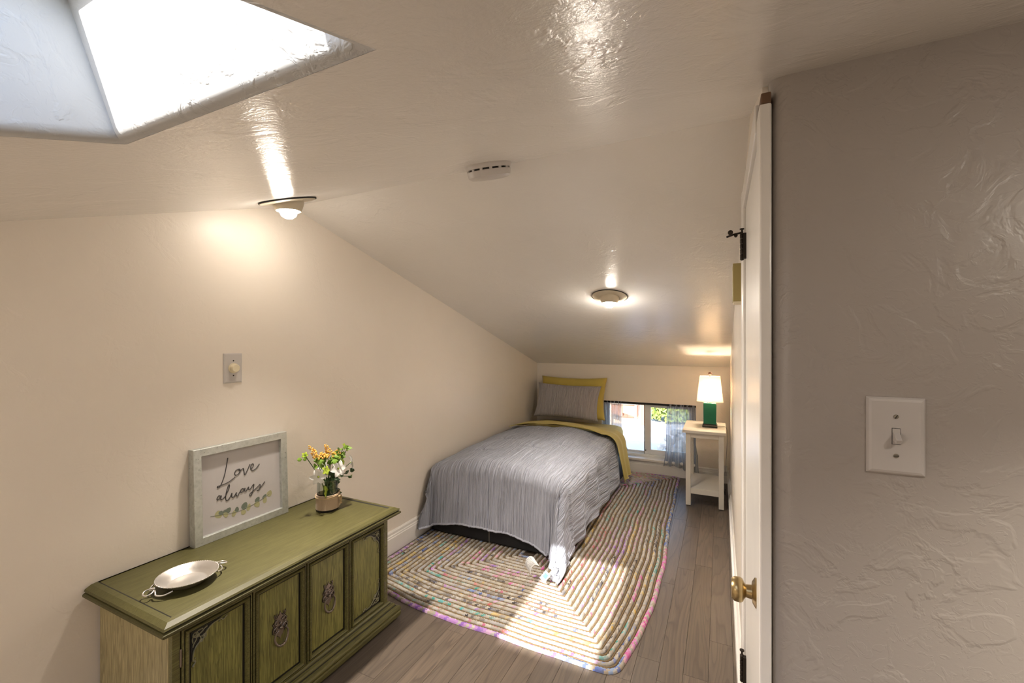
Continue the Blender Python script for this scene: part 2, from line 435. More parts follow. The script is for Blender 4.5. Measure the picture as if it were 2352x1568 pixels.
# ceiling: near slope with skylight hole, far slope
NN = Vector((0, -KN, 1)).normalized()      # up-normal of the near slope
def npt(x, y, d=0.): return Vector((x, y, near_z(y))) + NN * d
HX0, HX1, HY0, HY1 = -.732, -.286, -.43, .307
cb = MB()
def nq(x0, x1, y0, y1): cb.add([npt(x0, y0), npt(x1, y0), npt(x1, y1), npt(x0, y1)], [(0, 1, 2, 3)])
nq(WL - .05, HX0, NY - .1, RY); nq(HX1, XE + .1, NY - .1, RY); nq(HX0, HX1, NY - .1, HY0); nq(HX0, HX1, HY1, RY)
fz = BY + .25
cb.add([(WL - .05, RY, RZ), (WR + .1, RY, RZ), (WR + .1, fz, far_z(fz)), (WL - .05, fz, far_z(fz))], [(0, 1, 2, 3)])
ceiling = struct(cb.build('ceiling', M['ceil']), 'glossy off white gable ceiling with shallow ridge', 'ceiling')
rf = MB()
def rq(x0, x1, y0, y1, d=.10): rf.add([npt(x0, y0, d), npt(x1, y0, d), npt(x1, y1, d), npt(x0, y1, d)], [(0, 1, 2, 3)])
rq(WL - .2, HX0 - .02, NY - .2, RY + .02); rq(HX1 + .02, XE + .2, NY - .2, RY + .02); rq(HX0 - .02, HX1 + .02, NY - .2, HY0 - .02); rq(HX0 - .02, HX1 + .02, HY1 + .02, RY + .02)
rf.add([(WL - .2, RY - .02, RZ + .105), (WR + .3, RY - .02, RZ + .105), (WR + .3, fz, far_z(fz) + .1), (WL - .2, fz, far_z(fz) + .1)], [(0, 1, 2, 3)])
rf.build('roof_deck', M['roof'], ceiling)
SD = .165
def hl(o, d): return [npt(HX0 + o, HY0 + o, d), npt(HX1 - o, HY0 + o, d), npt(HX1 - o, HY1 - o, d), npt(HX0 + o, HY1 - o, d)]
sh = MB(); sh.loft([hl(0, .0002), hl(.005, .0008), hl(.009, .0025), hl(.0125, .0055), hl(.0145, .0095), hl(.0155, .015), hl(.0155, SD)])
shaft = struct(sh.build('window_2', M['shaft'], smooth=38), 'skylight shaft with bright white plaster sides', 'skylight')
fr = MB()
def bar(i0, i1, d0, d1, mi=0):
    fr.loft([hl(i0, d0), hl(i0, d1), hl(i1, d1), hl(i1, d0), hl(i0, d0)])
bar(-.01, .032, SD, SD + .045)
fr.build('skylight_frame', M['vinyl'], shaft, bevel=.003)
MB().add(hl(.030, SD + .03), [(0, 1, 2, 3)]).build('pane', M['pane'], shaft)

# baseboards (profiled)
def baseboard(name, path, nrm, h=.13, th=.016, label=''):
    prof = [(0, 0), (th, 0), (th, h * .70), (th * .8, h * .73), (th * .8, h * .79), (th * .55, h * .82), (th * .55, h * .93), (th * .25, h), (0, h)]
    a, b = Vector(path[0]), Vector(path[1]); nv = Vector(nrm)
    mb = MB(); mb.loft([[p + nv * o + Vector((0, 0, z)) for o, z in prof] for p in (a, b)], True, (True, True))
    return struct(mb.build(name, M['trim']), label, 'baseboard')
baseboard('baseboard_left', ((WL, NY, 0), (WL, BY, 0)), (1, 0, 0), .125, .016, 'white moulded baseboard along the long side wall')
baseboard('baseboard_back', ((WL, BY, 0), (WR, BY, 0)), (0, -1, 0), .113, .018, 'white baseboard under the low window')
baseboard('baseboard_right', ((WR, DY1 + .075, 0), (WR, BY, 0)), (-1, 0, 0), .10, .018, 'white baseboard beside the nightstand and door casing')

# ------------------------------------------------------------------ WINDOW
GY = BY + .075
win = struct(MB().box(WX0 - .002, WX1 + .002, BY - .030, GY + .05, WZ0 - .012, WZ0 + .010, 0).build('window_1', M['trim'], bevel=.004), 'low white sliding window with sill beside the bed', 'window')
def wpart(name, boxes, mat=M['vinyl'], parent=win, bev=.002):
    mb = MB()
    for bx in boxes: mb.box(*bx)
    return mb.build(name, mat, parent, bevel=bev)
f0, f1 = GY - .02, GY + .05; WZ0 += .010
wpart('window_frame', [(WX0, WX0 + .03, f0, f1, WZ0, WZ1), (WX1 - .03, WX1, f0, f1, WZ0, WZ1), (WX0 + .03, WX1 - .03, f0, f1, WZ0, WZ0 + .022), (WX0 + .03, WX1 - .03, f0, f1, WZ1 - .022, WZ1)])
xm = -.635
lsx0, lsx1, lz0, lz1 = WX0 + .031, xm + .018, WZ0 + .024, WZ1 - .024
s1 = wpart('fixed_sash', [(lsx0, lsx0 + .022, GY + .022, GY + .044, lz0, lz1), (lsx1 - .030, lsx1, GY + .022, GY + .044, lz0, lz1), (lsx0 + .022, lsx1 - .03, GY + .022, GY + .044, lz0, lz0 + .018), (lsx0 + .022, lsx1 - .03, GY + .022, GY + .044, lz1 - .014, lz1)])
wpart('pane', [(lsx0 + .01, lsx1 - .01, GY + .031, GY + .034, lz0 + .01, lz1 - .01)], M['pane'], s1, 0)
rsx0, rsx1 = xm - .008, WX1 - .031
s2 = wpart('sliding_sash', [(rsx0, rsx0 + .058, GY - .01, GY + .018, lz0, lz1), (rsx1 - .03, rsx1, GY - .01, GY + .018, lz0, lz1), (rsx0 + .058, rsx1 - .03, GY - .01, GY + .018, lz0, lz0 + .045), (rsx0 + .058, rsx1 - .03, GY - .01, GY + .018, lz1 - .026, lz1)])
wpart('pane', [(rsx0 + .04, rsx1 - .02, GY + .002, GY + .005, lz0 + .03, lz1 - .015)], M['pane'], s2, 0)
wpart('gasket', [(rsx0 - .004, rsx0, GY - .008, GY + .016, lz0, lz1)], M['dark'], s2, 0)
mb = MB(); mb.lathe([(.004, 0), (.006, .004), (.006, .008), (.002, .012)], 10, Matrix.Translation((rsx0 + .012, GY - .01, lz0 + .035)) @ Matrix.Rotation(R(90), 4, 'X'))
mb.build('latch', M['dark_metal'], s2)
# curtain rod in the recess
rod = MB(); rod.tube([(WX0, BY + .030, WZ1 - .014), (WX1, BY + .030, WZ1 - .014)], .0085, 10)
tag(rod.build('curtain_rod', M['dark_metal'], smooth=40), 'thin dark tension rod across the top of the low window', 'curtain rod')
def curtain(name, x0t, x1t, x0b, x1b, z1, z0, folds, ytop, ybot, label, seed):
    r = random.Random(seed); NU, NV = 90, 40; mb = MB(); uv = []
    ph = [r.random() * 6.28 for _ in range(5)]
    for j in range(NV + 1):
        t = j / NV; z = z1 + (z0 - z1) * t
        k = t ** 1.4
        yb = ytop + (ybot - ytop) * max(0, (t - .55) / .45) ** 1.3
        for i in range(NU + 1):
            s_ = i / NU; a = x0t + (x1t - x0t) * s_; bb = x0b + (x1b - x0b) * s_
            xx = a + (bb - a) * k + .006 * math.sin(9 * t + ph[0] + 8 * s_) * t
            amp = .010 + .010 * t
            yy = yb + amp * math.sin(2 * math.pi * folds * s_ + ph[1] + 1.2 * math.sin(3 * t + ph[2])) + amp * .5 * math.sin(2 * math.pi * folds * 1.7 * s_ + ph[3] + 2 * t)
            if t < .10: yy += .006 * math.sin(2 * math.pi * folds * 3.3 * s_) * (1 - t * 10)
            zz = z + (.018 * math.sin(5 * s_ + ph[4]) * t * t)
            mb.v.append((xx, yy, zz)); uv.append((s_, 1 - t))
    for j in range(NV):
        for i in range(NU):
            q = j * (NU + 1) + i; mb.f.append((q, q + 1, q + NU + 2, q + NU + 1)); mb.m.append(0)
    o = mb.build(name, M['curtain'], smooth=180, uv=uv)
    return tag(o, label, 'curtain', 'sheer curtains of the low window')
curtain('sheer_curtain', -1.022, -.845, -1.022, -.86, WZ1 - .004, .17, 5, BY + .028, BY + .030, 'sheer grey striped curtain hanging beside the pillows', 3)
curtain('sheer_curtain', -.440, -.200, -.455, -.165, WZ1 - .004, .085, 5, BY + .026, BY - .045, 'longer sheer grey striped curtain spilling over the sill behind the nightstand', 8)

# ------------------------------------------------------------------ OUTDOORS
GZ = -.12
struct(MB().box(-9, 7, BY + .13, 16, GZ - .1, GZ).build('ground', M['asphalt']), 'pale asphalt driveway outside the window', 'ground')
fy = 7.15
fence = thing('board_fence', 'sunlit cedar board fence across the driveway', 'fence', (-2.2, fy, GZ))
xx = -3.9; k = 0; fm = {}
while xx < -1.12:
    wd = .085; mb = MB().box(xx, xx + wd - .006, fy + .004 * (k % 3), fy + .02 + .004 * (k % 3), GZ + .10, GZ + 1.45)
    mb.build('board', M['fence'], fence, bevel=.002); xx += wd; k += 1
MB().box(-3.9, -1.10, fy - .03, fy + .03, GZ, GZ + .10).build('kick_board', M['fence'], fence, bevel=.004)
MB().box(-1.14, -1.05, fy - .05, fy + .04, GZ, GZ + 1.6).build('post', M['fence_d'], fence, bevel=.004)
MB().box(-3.9, -1.10, fy - .028, fy - .001, GZ + .42, GZ + .50).build('rail', M['fence'], fence, bevel=.003)
box_ = thing('wooden_planter', 'wooden planter box in shade brown against the cedar fence', 'planter', (-1.36, fy - .2, GZ))
for i, (a, b) in enumerate(((-1.62, -1.40), (-1.395, -1.18))): MB().prism([(a, GZ + .20), (b, GZ + .14), (b, GZ + .34), (a, GZ + .34)], fy - .20, fy - .05, 'y').build('side_board', M['fence_d'], box_, bevel=.003)  # brown of these boards carries the shade on them
MB().box(-1.64, -1.16, fy - .23, fy - .04, GZ + .34, GZ + .37).build('top_board', M['fence'], box_, bevel=.003)
for a in (-1.60, -1.21): MB().box(a, a + .03, fy - .21, fy - .18, GZ, GZ + .34).build('leg', M['fence'], box_)
def bush(cx, cy, rx, rz, n, label, seed):
    r = np.random.default_rng(seed); mb = MB()
    for i in range(n):
        d = r.normal(size=3); d /= np.linalg.norm(d); d[2] = abs(d[2]); rad = .6 + .4 * r.random()
        c = Vector((cx + d[0] * rx * rad, cy + d[1] * rx * rad, GZ + .04 + d[2] * rz * rad))
        a = Vector(r.normal(size=3)).normalized(); b_ = a.orthogonal().normalized(); L = .035 + .03 * r.random()
        mb.add([c - a * L, c + b_ * L * .4, c + a * L, c - b_ * L * .4], [(0, 1, 2, 3)])
    t = thing('leafy_bush', label, 'bush', (cx, cy, GZ), 'bushes beyond the driveway')
    mb.build('foliage', M['bush'], t)['kind'] = 'stuff'
    st = MB()
    for i in range(7):
        a = i * .9; st.tube([(cx + .03 * math.cos(a), cy + .03 * math.sin(a), GZ), (cx + .5 * rx * math.cos(a), cy + .5 * rx * math.sin(a), GZ + rz * .7)], .012, 5)
    st.build('stems', M['wood_raw'], t)
bush(-.66, 7.75, .42, .60, 1500, 'yellow green bush at the end of the cedar fence', 1)
bush(.60, 7.9, .55, .6, 1200, 'yellow green bush seen past the nightstand curtain', 2)
bush(-1.0, 9.6, .9, .8, 900, 'taller bush standing behind the fence end', 4)
sw = thing('stone_wall', 'low dry stone wall by the driveway edge', 'wall', (-.30, 5.6, GZ))
r_ = random.Random(5)
for i in range(46):
    lv = i // 14; q = i % 14
    c = Vector((-.66 + q * .085 + r_.uniform(-.02, .02) + lv * .05, 5.50 + r_.uniform(-.05, .08) + (q % 2) * .08, GZ + .04 + lv * .068))
    mb = MB(); mb.sphere((0, 0, 0), 1, 7, 5)
    mb.v = [(c.x + v[0] * .052 * r_.uniform(.8, 1.1), c.y + v[1] * .05 * r_.uniform(.8, 1.1), c.z + v[2] * .042 * r_.uniform(.8, 1.1)) for v in mb.v]
    mb.build('stone', M['rock'], sw)

# ------------------------------------------------------------------ DOOR AND CASINGS
door = struct(MB().box(.066, .10, DY0 + .004, DY1 - .004, .012, DZ - .004).build('door_1', M['trim'], bevel=.002), 'short white painted attic door with brass knob', 'door')
kn = Matrix.Translation((.066, 1.005, .70)) @ Matrix.Rotation(R(-90), 4, 'Y')
mb = MB(); mb.lathe([(.028, 0), (.028, .003), (.020, .008), (.0135, .009), (.0120, .019), (.0135, .021), (.0215, .0255), (.0240, .030), (.0232, .040), (.019, .0455), (.006, .0470)], 32, kn)
mb.build('door_knob', M['knob'], door, smooth=35)
def hinge(z, stop=False):
    hy = 1.412; hx = .0555
    h = MB(); g = .0145
    for i in range(5): h.lathe([(.0048, i * g + .0007), (.0054, i * g + .0017), (.0054, i * g + g - .0017), (.0048, i * g + g - .0007)], 14, Matrix.Translation((hx, hy, z)))
    h.lathe([(.003, -.004), (.0055, -.002), (.0055, 0)], 12, Matrix.Translation((hx, hy, z)))
    h.lathe([(.0055, 5 * g), (.003, 5 * g + .003), (.0025, 5 * g + .011), (.006, 5 * g + .012), (.006, 5 * g + .015)], 12, Matrix.Translation((hx, hy, z)))
    h.box(hx + .002, .0665, hy - .012, hy + .002, z, z + .0725)
    o = h.build('hinge', M['dark_metal'], door, smooth=40)
    if stop:
        s_ = MB(); zz = z + .0755
        s_.tube([(hx, hy - .002, zz), (hx - .020, hy - .006, zz - .004), (hx - .040, hy - .010, zz - .011)], .0028, 8)
        s_.lathe([(.0068, -.004), (.0068, .004), (.004, .006)], 14, Matrix.Translation((hx - .030, hy - .014, zz + .000)) @ Matrix.Rotation(R(90), 4, 'X'))
        s_.lathe([(.004, -.004), (.0048, .003)], 12, Matrix.Translation((hx - .016, hy - .008, zz - .009)) @ Matrix.Rotation(R(80), 4, 'X'))
        s_.build('door_stop', M['dark_metal'], o, smooth=40)
hinge(1.445, True); hinge(.235)
mb = MB(); mb.prism([(.060, DY1 + .0), (.058, DY1 + .006), (.056, DY1 + .02), (.057, DY1 + .070), (.066, DY1 + .075), (WR + .002, DY1 + .075), (WR + .002, DY1)], 0, DZ + .05, 'z')
struct(mb.build('trim_1', M['trim'], bevel=.0012), 'white door casing on the hinge side', 'trim')
struct(MB().box(.0605, .079, .8625, .928, 0, DZ + .018).build('trim_2', M['trim'], bevel=.003), 'white door casing ending at the rounded plaster corner', 'trim')
struct(MB().box(.058, WR + .002, .93, DY1 + .004, DZ - .002, DZ + .05).build('trim_3', M['trim'], bevel=.002), 'white head casing over the attic door', 'trim')
struct(MB().prism([(.0630, .8630), (.0785, .8630), (.0785, .925), (.0630, .925)], DZ + .018, DZ + .037, 'z').build('trim_4', M['wood_raw'], bevel=.002), 'bare brown wood chip at the top of the casing', 'trim')
bx = thing('door_chime', 'small olive beige chime box on the wall beside the door hinge', 'chime box', (.053, 1.62, 1.335))
MB().box(.036, WR, 1.585, 1.66, 1.338, 1.462).build('cover', M['olive_box'], bx, bevel=.002)
MB().box(.038, WR, 1.583, 1.662, 1.332, 1.338).build('base_plate', M['ivory'], bx, bevel=.001)

# ------------------------------------------------------------------ SWITCH PLATES
def plate(parent, P, ax, nx, w_, h_, th=.006, mat=None):
    """P centre on wall, ax horizontal axis, nx outward normal"""
    up = Vector((0, 0, 1)); mb = MB()
    def lp(i, d): return [P + ax * sx * (w_ / 2 - i) + up * sz * (h_ / 2 - i) + nx * d for sx, sz in ((-1, -1), (1, -1), (1, 1), (-1, 1))]
    mb.loft([lp(0, -.001), lp(0, th * .35), lp(.0025, th * .8), lp(.006, th)], True, (False, True))
    return mb.build('cover_plate', mat or M['white_plastic'], parent)
def basis(P, ax, nx): 
    up = Vector((0, 0, 1)); m = Matrix((ax.to_4d(), up.to_4d(), nx.to_4d(), (0, 0, 0, 1))).transposed()
    m[0][3], m[1][3], m[2][3] = P; m[3] = (0, 0, 0, 1); return m
def screw(parent, B, x_, y_, z_, ang, r=.0034):
    mb = MB(); mb.lathe([(r, 0), (r * .9, .0010), (r * .4, .0014)], 14, B @ Matrix.Translation((x_, y_, z_)))
    o = mb.build('screw', M['screw'], parent, smooth=40)
    T = B @ Matrix.Translation((x_, y_, z_ + .0014)) @ Matrix.Rotation(ang, 4, 'Z')
    MB().box(-r * .9, r * .9, -.0005, .0005, -.0006, .0003, 0, T).build('slot', M['dark'], o)
P = at_y(2055, 1000, SWY); ax = Vector((1, 0, 0)); nx = Vector((0, -1, 0))
sw1 = thing('toggle_switch', 'white toggle light switch on the textured partition', 'light switch', P)
plate(sw1, P, ax, nx, .071, .118)
B = basis(P, ax, nx)
MB().box(-.0052, .0052, -.0125, .0125, .0055, .0064, 0, B).build('slot_frame', M['dark'], sw1)
MB().box(-.0046, .0046, -.0118, .0118, .0056, .0068, 0, B).build('toggle_base', M['white_plastic'], sw1)
mb = MB(); Tt = B @ Matrix.Translation((0, .001, .004)) @ Matrix.Rotation(R(28), 4, 'X')
def tl(z_, a, b_): return [Tt @ Vector((sx * a, sy * b_, z_)) for sx, sy in ((-1, -1), (1, -1), (1, 1), (-1, 1))]
mb.loft([tl(0, .0042, .0060), tl(.010, .0038, .0048), tl(.0165, .0036, .0040)], True, (True, True)); mb.build('toggle', M['white_plastic'], sw1, bevel=.0008)
screw(sw1, B, 0, .030, .006, 1.0); screw(sw1, B, 0, -.030, .006, .1)
P = at_x(534, 845, WL); ax = Vector((0, 1, 0)); nx = Vector((1, 0, 0))
sw2 = thing('dimmer_switch', 'round ivory dimmer knob on a white plate above the picture', 'dimmer switch', P)
plate(sw2, P, ax, nx, .070, .114); B = basis(P, ax, nx)
mb = MB(); mb.lathe([(.0195, .005), (.0195, .008), (.0165, .010), (.0150, .022), (.0135, .024)], 28, B); mb.build('knob', M['ivory'], sw2, smooth=40)
for yy in (.0285, -.0285):
    mb = MB(); mb.lathe([(.0026, .0055), (.0026, .0068)], 10, B @ Matrix.Translation((0, yy, 0))); mb.build('screw', M['dark'], sw2)

# ------------------------------------------------------------------ CEILING FITTINGS
def frame_on_ceiling(x, y):
    k = KN if y < RY else -KF
    n = Vector((0, k, -1)).normalized()          # points down into the room
    ax = Vector((1, 0, 0)); ay = n.cross(ax).normalized()
    m = Matrix((ax.to_4d(), ay.to_4d(), n.to_4d(), (0, 0, 0, 1))).transposed(); z = ceil_z(y)
    m[0][3], m[1][3], m[2][3] = x, y, z; m[3] = (0, 0, 0, 1); return m, Vector((x, y, z))
def ceiling_light(x, y, label, tilt, bulb_m, beam=1.0, aim=0.0):
    m, p = frame_on_ceiling(x, y)
    t = thing('ceiling_light', label, 'ceiling light', p, 'eyeball ceiling lights')
    MB().lathe([(.050, .001), (.096, .001), (.098, .003), (.096, .006), (.060, .011), (.050, .009)], 48, m, cap=(False, False)).build('trim_ring', M['trimring'], t, smooth=40)
    MB().lathe([(.0985, .0005), (.1005, .0008), (.1005, .0045), (.0985, .0050)], 48, m, cap=(False, False)).build('ring_gasket', M['dark'], t, smooth=40)
    # cone points straight down (eyeball tilted to plumb)
    q = Matrix.Translation(m @ Vector((0, 0, 0))) @ Matrix.Rotation(R(180), 4, 'X') @ Matrix.Rotation(tilt, 4, 'X')
    MB().lathe([(.056, -.004), (.054, .014), (.048, .030), (.043, .040), (.040, .040), (.044, .028), (.046, .0), (.03, -.004)], 40, q, cap=(False, True)).build('eyeball_cone', M['trimring'], t, smooth=50)
    b = MB(); prof = [(.014, .004), (.026, .018), (.0305, .034), (.0300, .046), (.025, .058), (.014, .066), (.003, .068)]
    b.lathe(prof, 24, q); b.build('bulb', bulb_m, t, smooth=60)
    ld = bpy.data.lights.new('bulb_beam', 'SPOT'); ld.energy = BEAM * beam; ld.color = (1, .90, .78); ld.spot_size = R(115); ld.spot_blend = 1.0; ld.shadow_soft_size = .03
    lo = bpy.data.objects.new('bulb_beam', ld); COL.objects.link(lo); lo.parent = t; lo.location = (q @ Vector((0, 0, .072))) - p; lo.rotation_euler = (0, aim, 0)
    return t
p1 = Vector((-1.463, 1.1125, 0)); p2 = Vector((-.57, 2.469, 0))
ceiling_light(-1.463, 1.105, 'eyeball ceiling light by the ridge above the dimmer plate', R(4), M['bulb'], 1.0, R(-34))
ceiling_light(-.57, 2.469, 'eyeball ceiling light in the slope above the bed', R(-3), M['bulb_bright'], .22)
ceiling_light(.62, .42, 'eyeball ceiling light in the nook beside the toggle switch', R(6), M['bulb'], .35)
ceiling_light(-1.12, -.50, 'unseen eyeball ceiling light added to brighten the left side of the room', R(6), M['bulb_bright'], 1.9, R(-12))  # added lamp out of view, brightens the left side of the room
m, p = frame_on_ceiling(-.672, 1.222); m = m @ Matrix.Diagonal((1.07, 1.07, 1.25, 1))
sm = thing('smoke_detector', 'white round smoke detector at the ceiling ridge', 'smoke detector', p)
MB().lathe([(.068, 0), (.069, .004), (.066, .011)], 48, m, cap=(True, True)).build('base_ring', M['white_plastic'], sm, smooth=40)
MB().lathe([(.060, .010), (.060, .0155)], 48, m).build('vent_gap', M['dark'], sm)
mb = MB()
for i in range(14):
    a = i / 14 * 2 * math.pi + .1; T = m @ Matrix.Rotation(a, 4, 'Z'); mb.box(.0590, .0645, -.0042, .0042, .0095, .016, 0, T)
mb.build('vent_rib', M['white_plastic'], sm)
MB().lathe([(.060, .0152), (.0655, .0155), (.066, .018), (.063, .030), (.056, .034), (.01, .036)], 48, m).build('cover', M['white_plastic'], sm, smooth=40)

# ------------------------------------------------------------------ SIDEBOARD
SX0, SXF = -1.692, -1.305; SY0, SY1 = .645, 1.470; STOP = .482
sb = thing('sideboard', 'low olive green antiqued sideboard with carved doors along the wall', 'sideboard', (-1.5, 1.05, 0))
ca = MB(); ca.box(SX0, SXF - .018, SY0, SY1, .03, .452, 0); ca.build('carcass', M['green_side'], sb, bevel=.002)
def rect(i, z, x1=SXF, y0=SY0, y1=SY1): return [(SX0, y0 - i, z), (x1 + i, y0 - i, z), (x1 + i, y1 + i, z), (SX0, y1 + i, z)]
tp = MB()
OUT = .040
tp.loft([rect(.004, .442), rect(.010, .448), rect(.016, .4495), rect(.034, .452), rect(OUT, .457), rect(OUT, .463), rect(OUT - .004, .466), rect(OUT - .0075, .467), rect(OUT - .0075, .4695), rect(OUT - .003, .472), rect(OUT - .006, .477), rect(OUT - .020, STOP + .002), rect(OUT - .034, STOP + .003), rect(OUT - .037, STOP + .0015), rect(OUT - .0400, STOP)],
        True, (True, True), 0, mis=[0, 0, 0, 0, 0, 0, 0, 1, 0, 0, 0, 0, 1, 1])
top = tp.build('top', [M['green_top'], M['glaze']], sb)
# face frame
ff = MB()
X0, X1 = SXF - .018, SXF - .002
ff.box(X0, X1 + .002, SY0 + .001, SY0 + .020, .075, .442); ff.box(X0, X1 + .002, SY1 - .020, SY1 - .001, .075, .442)
ff.box(X0, X1 - .004, SY0 + .02, SY1 - .02, .436, .442); ff.box(X0, X1 - .004, SY0 + .02, SY1 - .02, .066, .076)
ff.build('face_frame', M['green'], sb, bevel=.0012)
MB().box(X0 - .001, X0 + .004, SY0 + .019, SY1 - .019, .07, .44).build('door_gap', M['glaze'], sb)
# plinth with stepped moulding
pm = MB(); pm.loft([rect(0, .080), rect(.004, .078), rect(.008, .074), rect(.008, .070), rect(.011, .0685), rect(.018, .066), rect(.022, .060), rect(.022, .056), rect(.026, .0545), rect(.036, .050), rect(.040, .044), rect(.040, .038), rect(.036, .036), rect(.034, .034), rect(.038, .032), rect(.040, .026), rect(.038, .010), rect(.026, .002), rect(.02, .0)],
                   True, (True, True), 0, mis=[0, 0, 0, 1, 0, 0, 0, 1, 0, 0, 0, 1, 1, 0, 0, 0, 0, 0])
pm.build('plinth', [M['green'], M['glaze']], sb)
def panel_mesh(mb, y0, y1, z0, z1, x, prof, mis):
    loops = [[(x + h, y0 + i, z0 + i), (x + h, y1 - i, z0 + i), (x + h, y1 - i, z1 - i), (x + h, y0 + i, z1 - i)] for i, h in prof]
    mb.loft(loops, True, (False, False), 0, mis=mis)
    return loops[-1]
XP = SXF - .003
PROF = [(0, -.012), (0, .004), (.0015, .006), (.0050, .006), (.0058, .0030), (.0078, .0030), (.0090, .0085), (.0120, .0110), (.0160, .0090), (.0185, .0045), (.0200, -.0005), (.0210, -.0040), (.0270, -.0040)]
PMI = [0, 0, 0, 1, 1, 0, 0, 0, 0, 0, 1, 1]
cells = [(.668, .862), (.8645, 1.0565), (1.0605, 1.2525), (1.255, 1.449)]
ZD0, ZD1 = .080, .434
def handle(parent, yc, zc, x):
    hw = [(0, .062), (.004, .052), (.010, .048), (.017, .050), (.022, .059), (.024, .050), (.020, .040), (.025, .032), (.030, .028), (.026, .018), (.031, .008), (.030, -.004), (.022, -.010), (.014, -.014), (.010, -.022), (.004, -.026), (0, -.036)]
    hw = [(a * .86, b * .92) for a, b in hw]
    out = [(yc + a, zc + b) for a, b in hw] + [(yc - a, zc + b) for a, b in reversed(hw[1:-1])]
    og = [(yc + (a - yc) * 1.09 + .0006, zc + (b - zc) * 1.05 - .0012) for a, b in out]
    g_ = MB(); g_.v = [(x + .0004, a, b) for a, b in og]; g_.f = [tuple(range(len(og)))]; g_.m = [0]; g_.build('glaze_outline', M['glaze'], parent)
    t = MB(); n = len(out)
    c0 = [(x, a, b) for a, b in out]; c1 = [(x + .0022, a, b) for a, b in out]
    ce = (x + .0034, yc, zc + .008)
    t.loft([c0, c1], True, (False, False)); b0 = len(t.v); t.v += [ce]
    for i in range(n): t.f.append((b0 - n + i, b0 - n + (i + 1) % n, b0)); t.m.append(0)
    h = t.build('pull_plate', M['brass'], parent)
    t = MB()
    for sg in (-1, 1):
        t.tube([(x + .004 + p.z, yc + sg * p.x, zc + p.y) for p in smooth_line([(.004, .030, 0), (.014, .034, .001), (.020, .028, .001), (.018, .020, 0), (.012, .022, 0)], 6)], .0022, 6)
        t.tube([(x + .004, yc + sg * p.x, zc + p.y) for p in smooth_line([(.006, .006), (.014, .014), (.022, .010), (.024, .002), (.018, -.002), (.014, .004)], 6)], .0024, 6)
        t.tube([(x + .004, yc + sg * p.x, zc + p.y) for p in smooth_line([(.010, .055), (.016, .046), (.014, .040), (.009, .044)], 5)], .0016, 5)
    t.sphere((x + .007, yc, zc + .006), .006, 10, 8); t.sphere((x + .005, yc, zc + .020), .0045, 10, 6)
    t.build('scrollwork', M['brass'], parent, smooth=60)
    ring = [(x + .009 + .004 * math.sin(a) ** 2, yc + .0235 * math.cos(a), zc - .020 + (.026 if math.sin(a) > 0 else .030) * math.sin(a)) for a in np.linspace(R(118), R(422), 40)]
    rad = [.0024 + .0016 * math.sin(math.pi * i / 39) for i in range(40)]
    t = MB(); t.tube(ring, rad, 8)
    for k in range(6):
        a = R(270) + (k - 2.5) * R(11); c = Vector((x + .0125, yc + .0235 * math.cos(a), zc - .020 + .030 * math.sin(a)))
        t.sphere(c, .0050, 8, 6, sc=(1, .45, 1))
    t.build('pull_ring', M['brass'], parent, smooth=60)
def ornament(parent, yc, zc, sy, sz, x):
    """scroll carved into a panel corner; sy, sz point into the panel"""
    S1 = [(.004, .092), (.009, .089), (.010, .083), (.005, .080), (.004, .070), (.006, .056), (.012, .045), (.022, .036), (.032, .032), (.038, .028), (.037, .022), (.031, .023), (.030, .027)]
    H1 = [(.004, .030), (.003, .018), (.008, .012), (.014, .017), (.012, .026), (.006, .034), (.004, .042)]
    H2 = [(.004, .008), (.010, .004), (.016, .008), (.018, .015), (.014, .020)]
    S3 = [(.010, .050), (.018, .040), (.024, .030), (.022, .022), (.016, .020)]
    g_ = MB(); gp = [(0, 0), (0, .086), (.006, .062), (.014, .046), (.028, .036), (.036, .028), (.046, .014), (.062, .006), (.086, 0)]
    g_.v = [(x + .0004, yc + sy * a, zc + sz * b) for a, b in gp]; g_.f = [tuple(range(len(gp)))]; g_.m = [0]; g_.build('glaze_infill', M['glaze'], parent)
    t = MB()
    for st, r in ((S1, .0021), (H1, .0018), (H2, .0018), (S3, .0014)):
        for sw_ in (0, 1):
            pts = smooth_line([(b, a) if sw_ else (a, b) for a, b in st], 5)
            t.tube([(x + .0015, yc + sy * p.x, zc + sz * p.y) for p in pts], r, 6)
    for a, b, r in ((.016, .016, .0034), (.005, .094, .003), (.094, .005, .003), (.010, .075, .002), (.075, .010, .002), (.031, .025, .003), (.025, .031, .003)):
        t.sphere((x + .0015, yc + sy * a, zc + sz * b), r, 8, 6)
    t.build('carved_scroll', M['orna'], parent, smooth=60)
for di, (a, b) in enumerate(((0, 1), (2, 3))):
    dm = MB(); panels = []
    for ci in (a, b):
        y0, y1 = cells[ci]
        lp = panel_mesh(dm, y0, y1, ZD0, ZD1, XP, PROF, PMI)
        panels.append((y0 + .0255, y1 - .0255))
    yg = (cells[a][1] + cells[b][0]) / 2
    dr = dm.build('cabinet_door', [M['green'], M['glaze']], sb)
    for ci, (y0, y1) in zip((a, b), panels):
        fm_ = MB(); z0, z1 = ZD0 + .0255, ZD1 - .0255; xf = XP - .0025
        fm_.box(xf - .004, xf, y0, y1, z0, z1); fm_.build('panel', M['green_v'], dr)
        if ci in (1, 2): handle(dr, (y0 + y1) / 2, .262, xf)
        else:
            yc = y0 if ci == 0 else y1; sg = 1 if ci == 0 else -1
            ornament(dr, yc, z1, sg, -1, xf); ornament(dr, yc, z0, sg, 1, xf)
    yh = SY0 + .0205 if di == 0 else SY1 - .0205
    for zc in (.36, .15):
        t = MB(); t.lathe([(.0022, -.024), (.0030, -.021), (.0030, .021), (.0022, .024)], 10, Matrix.Translation((SXF + .001, yh, zc))); t.build('hinge', M['brass'], dr, smooth=40)

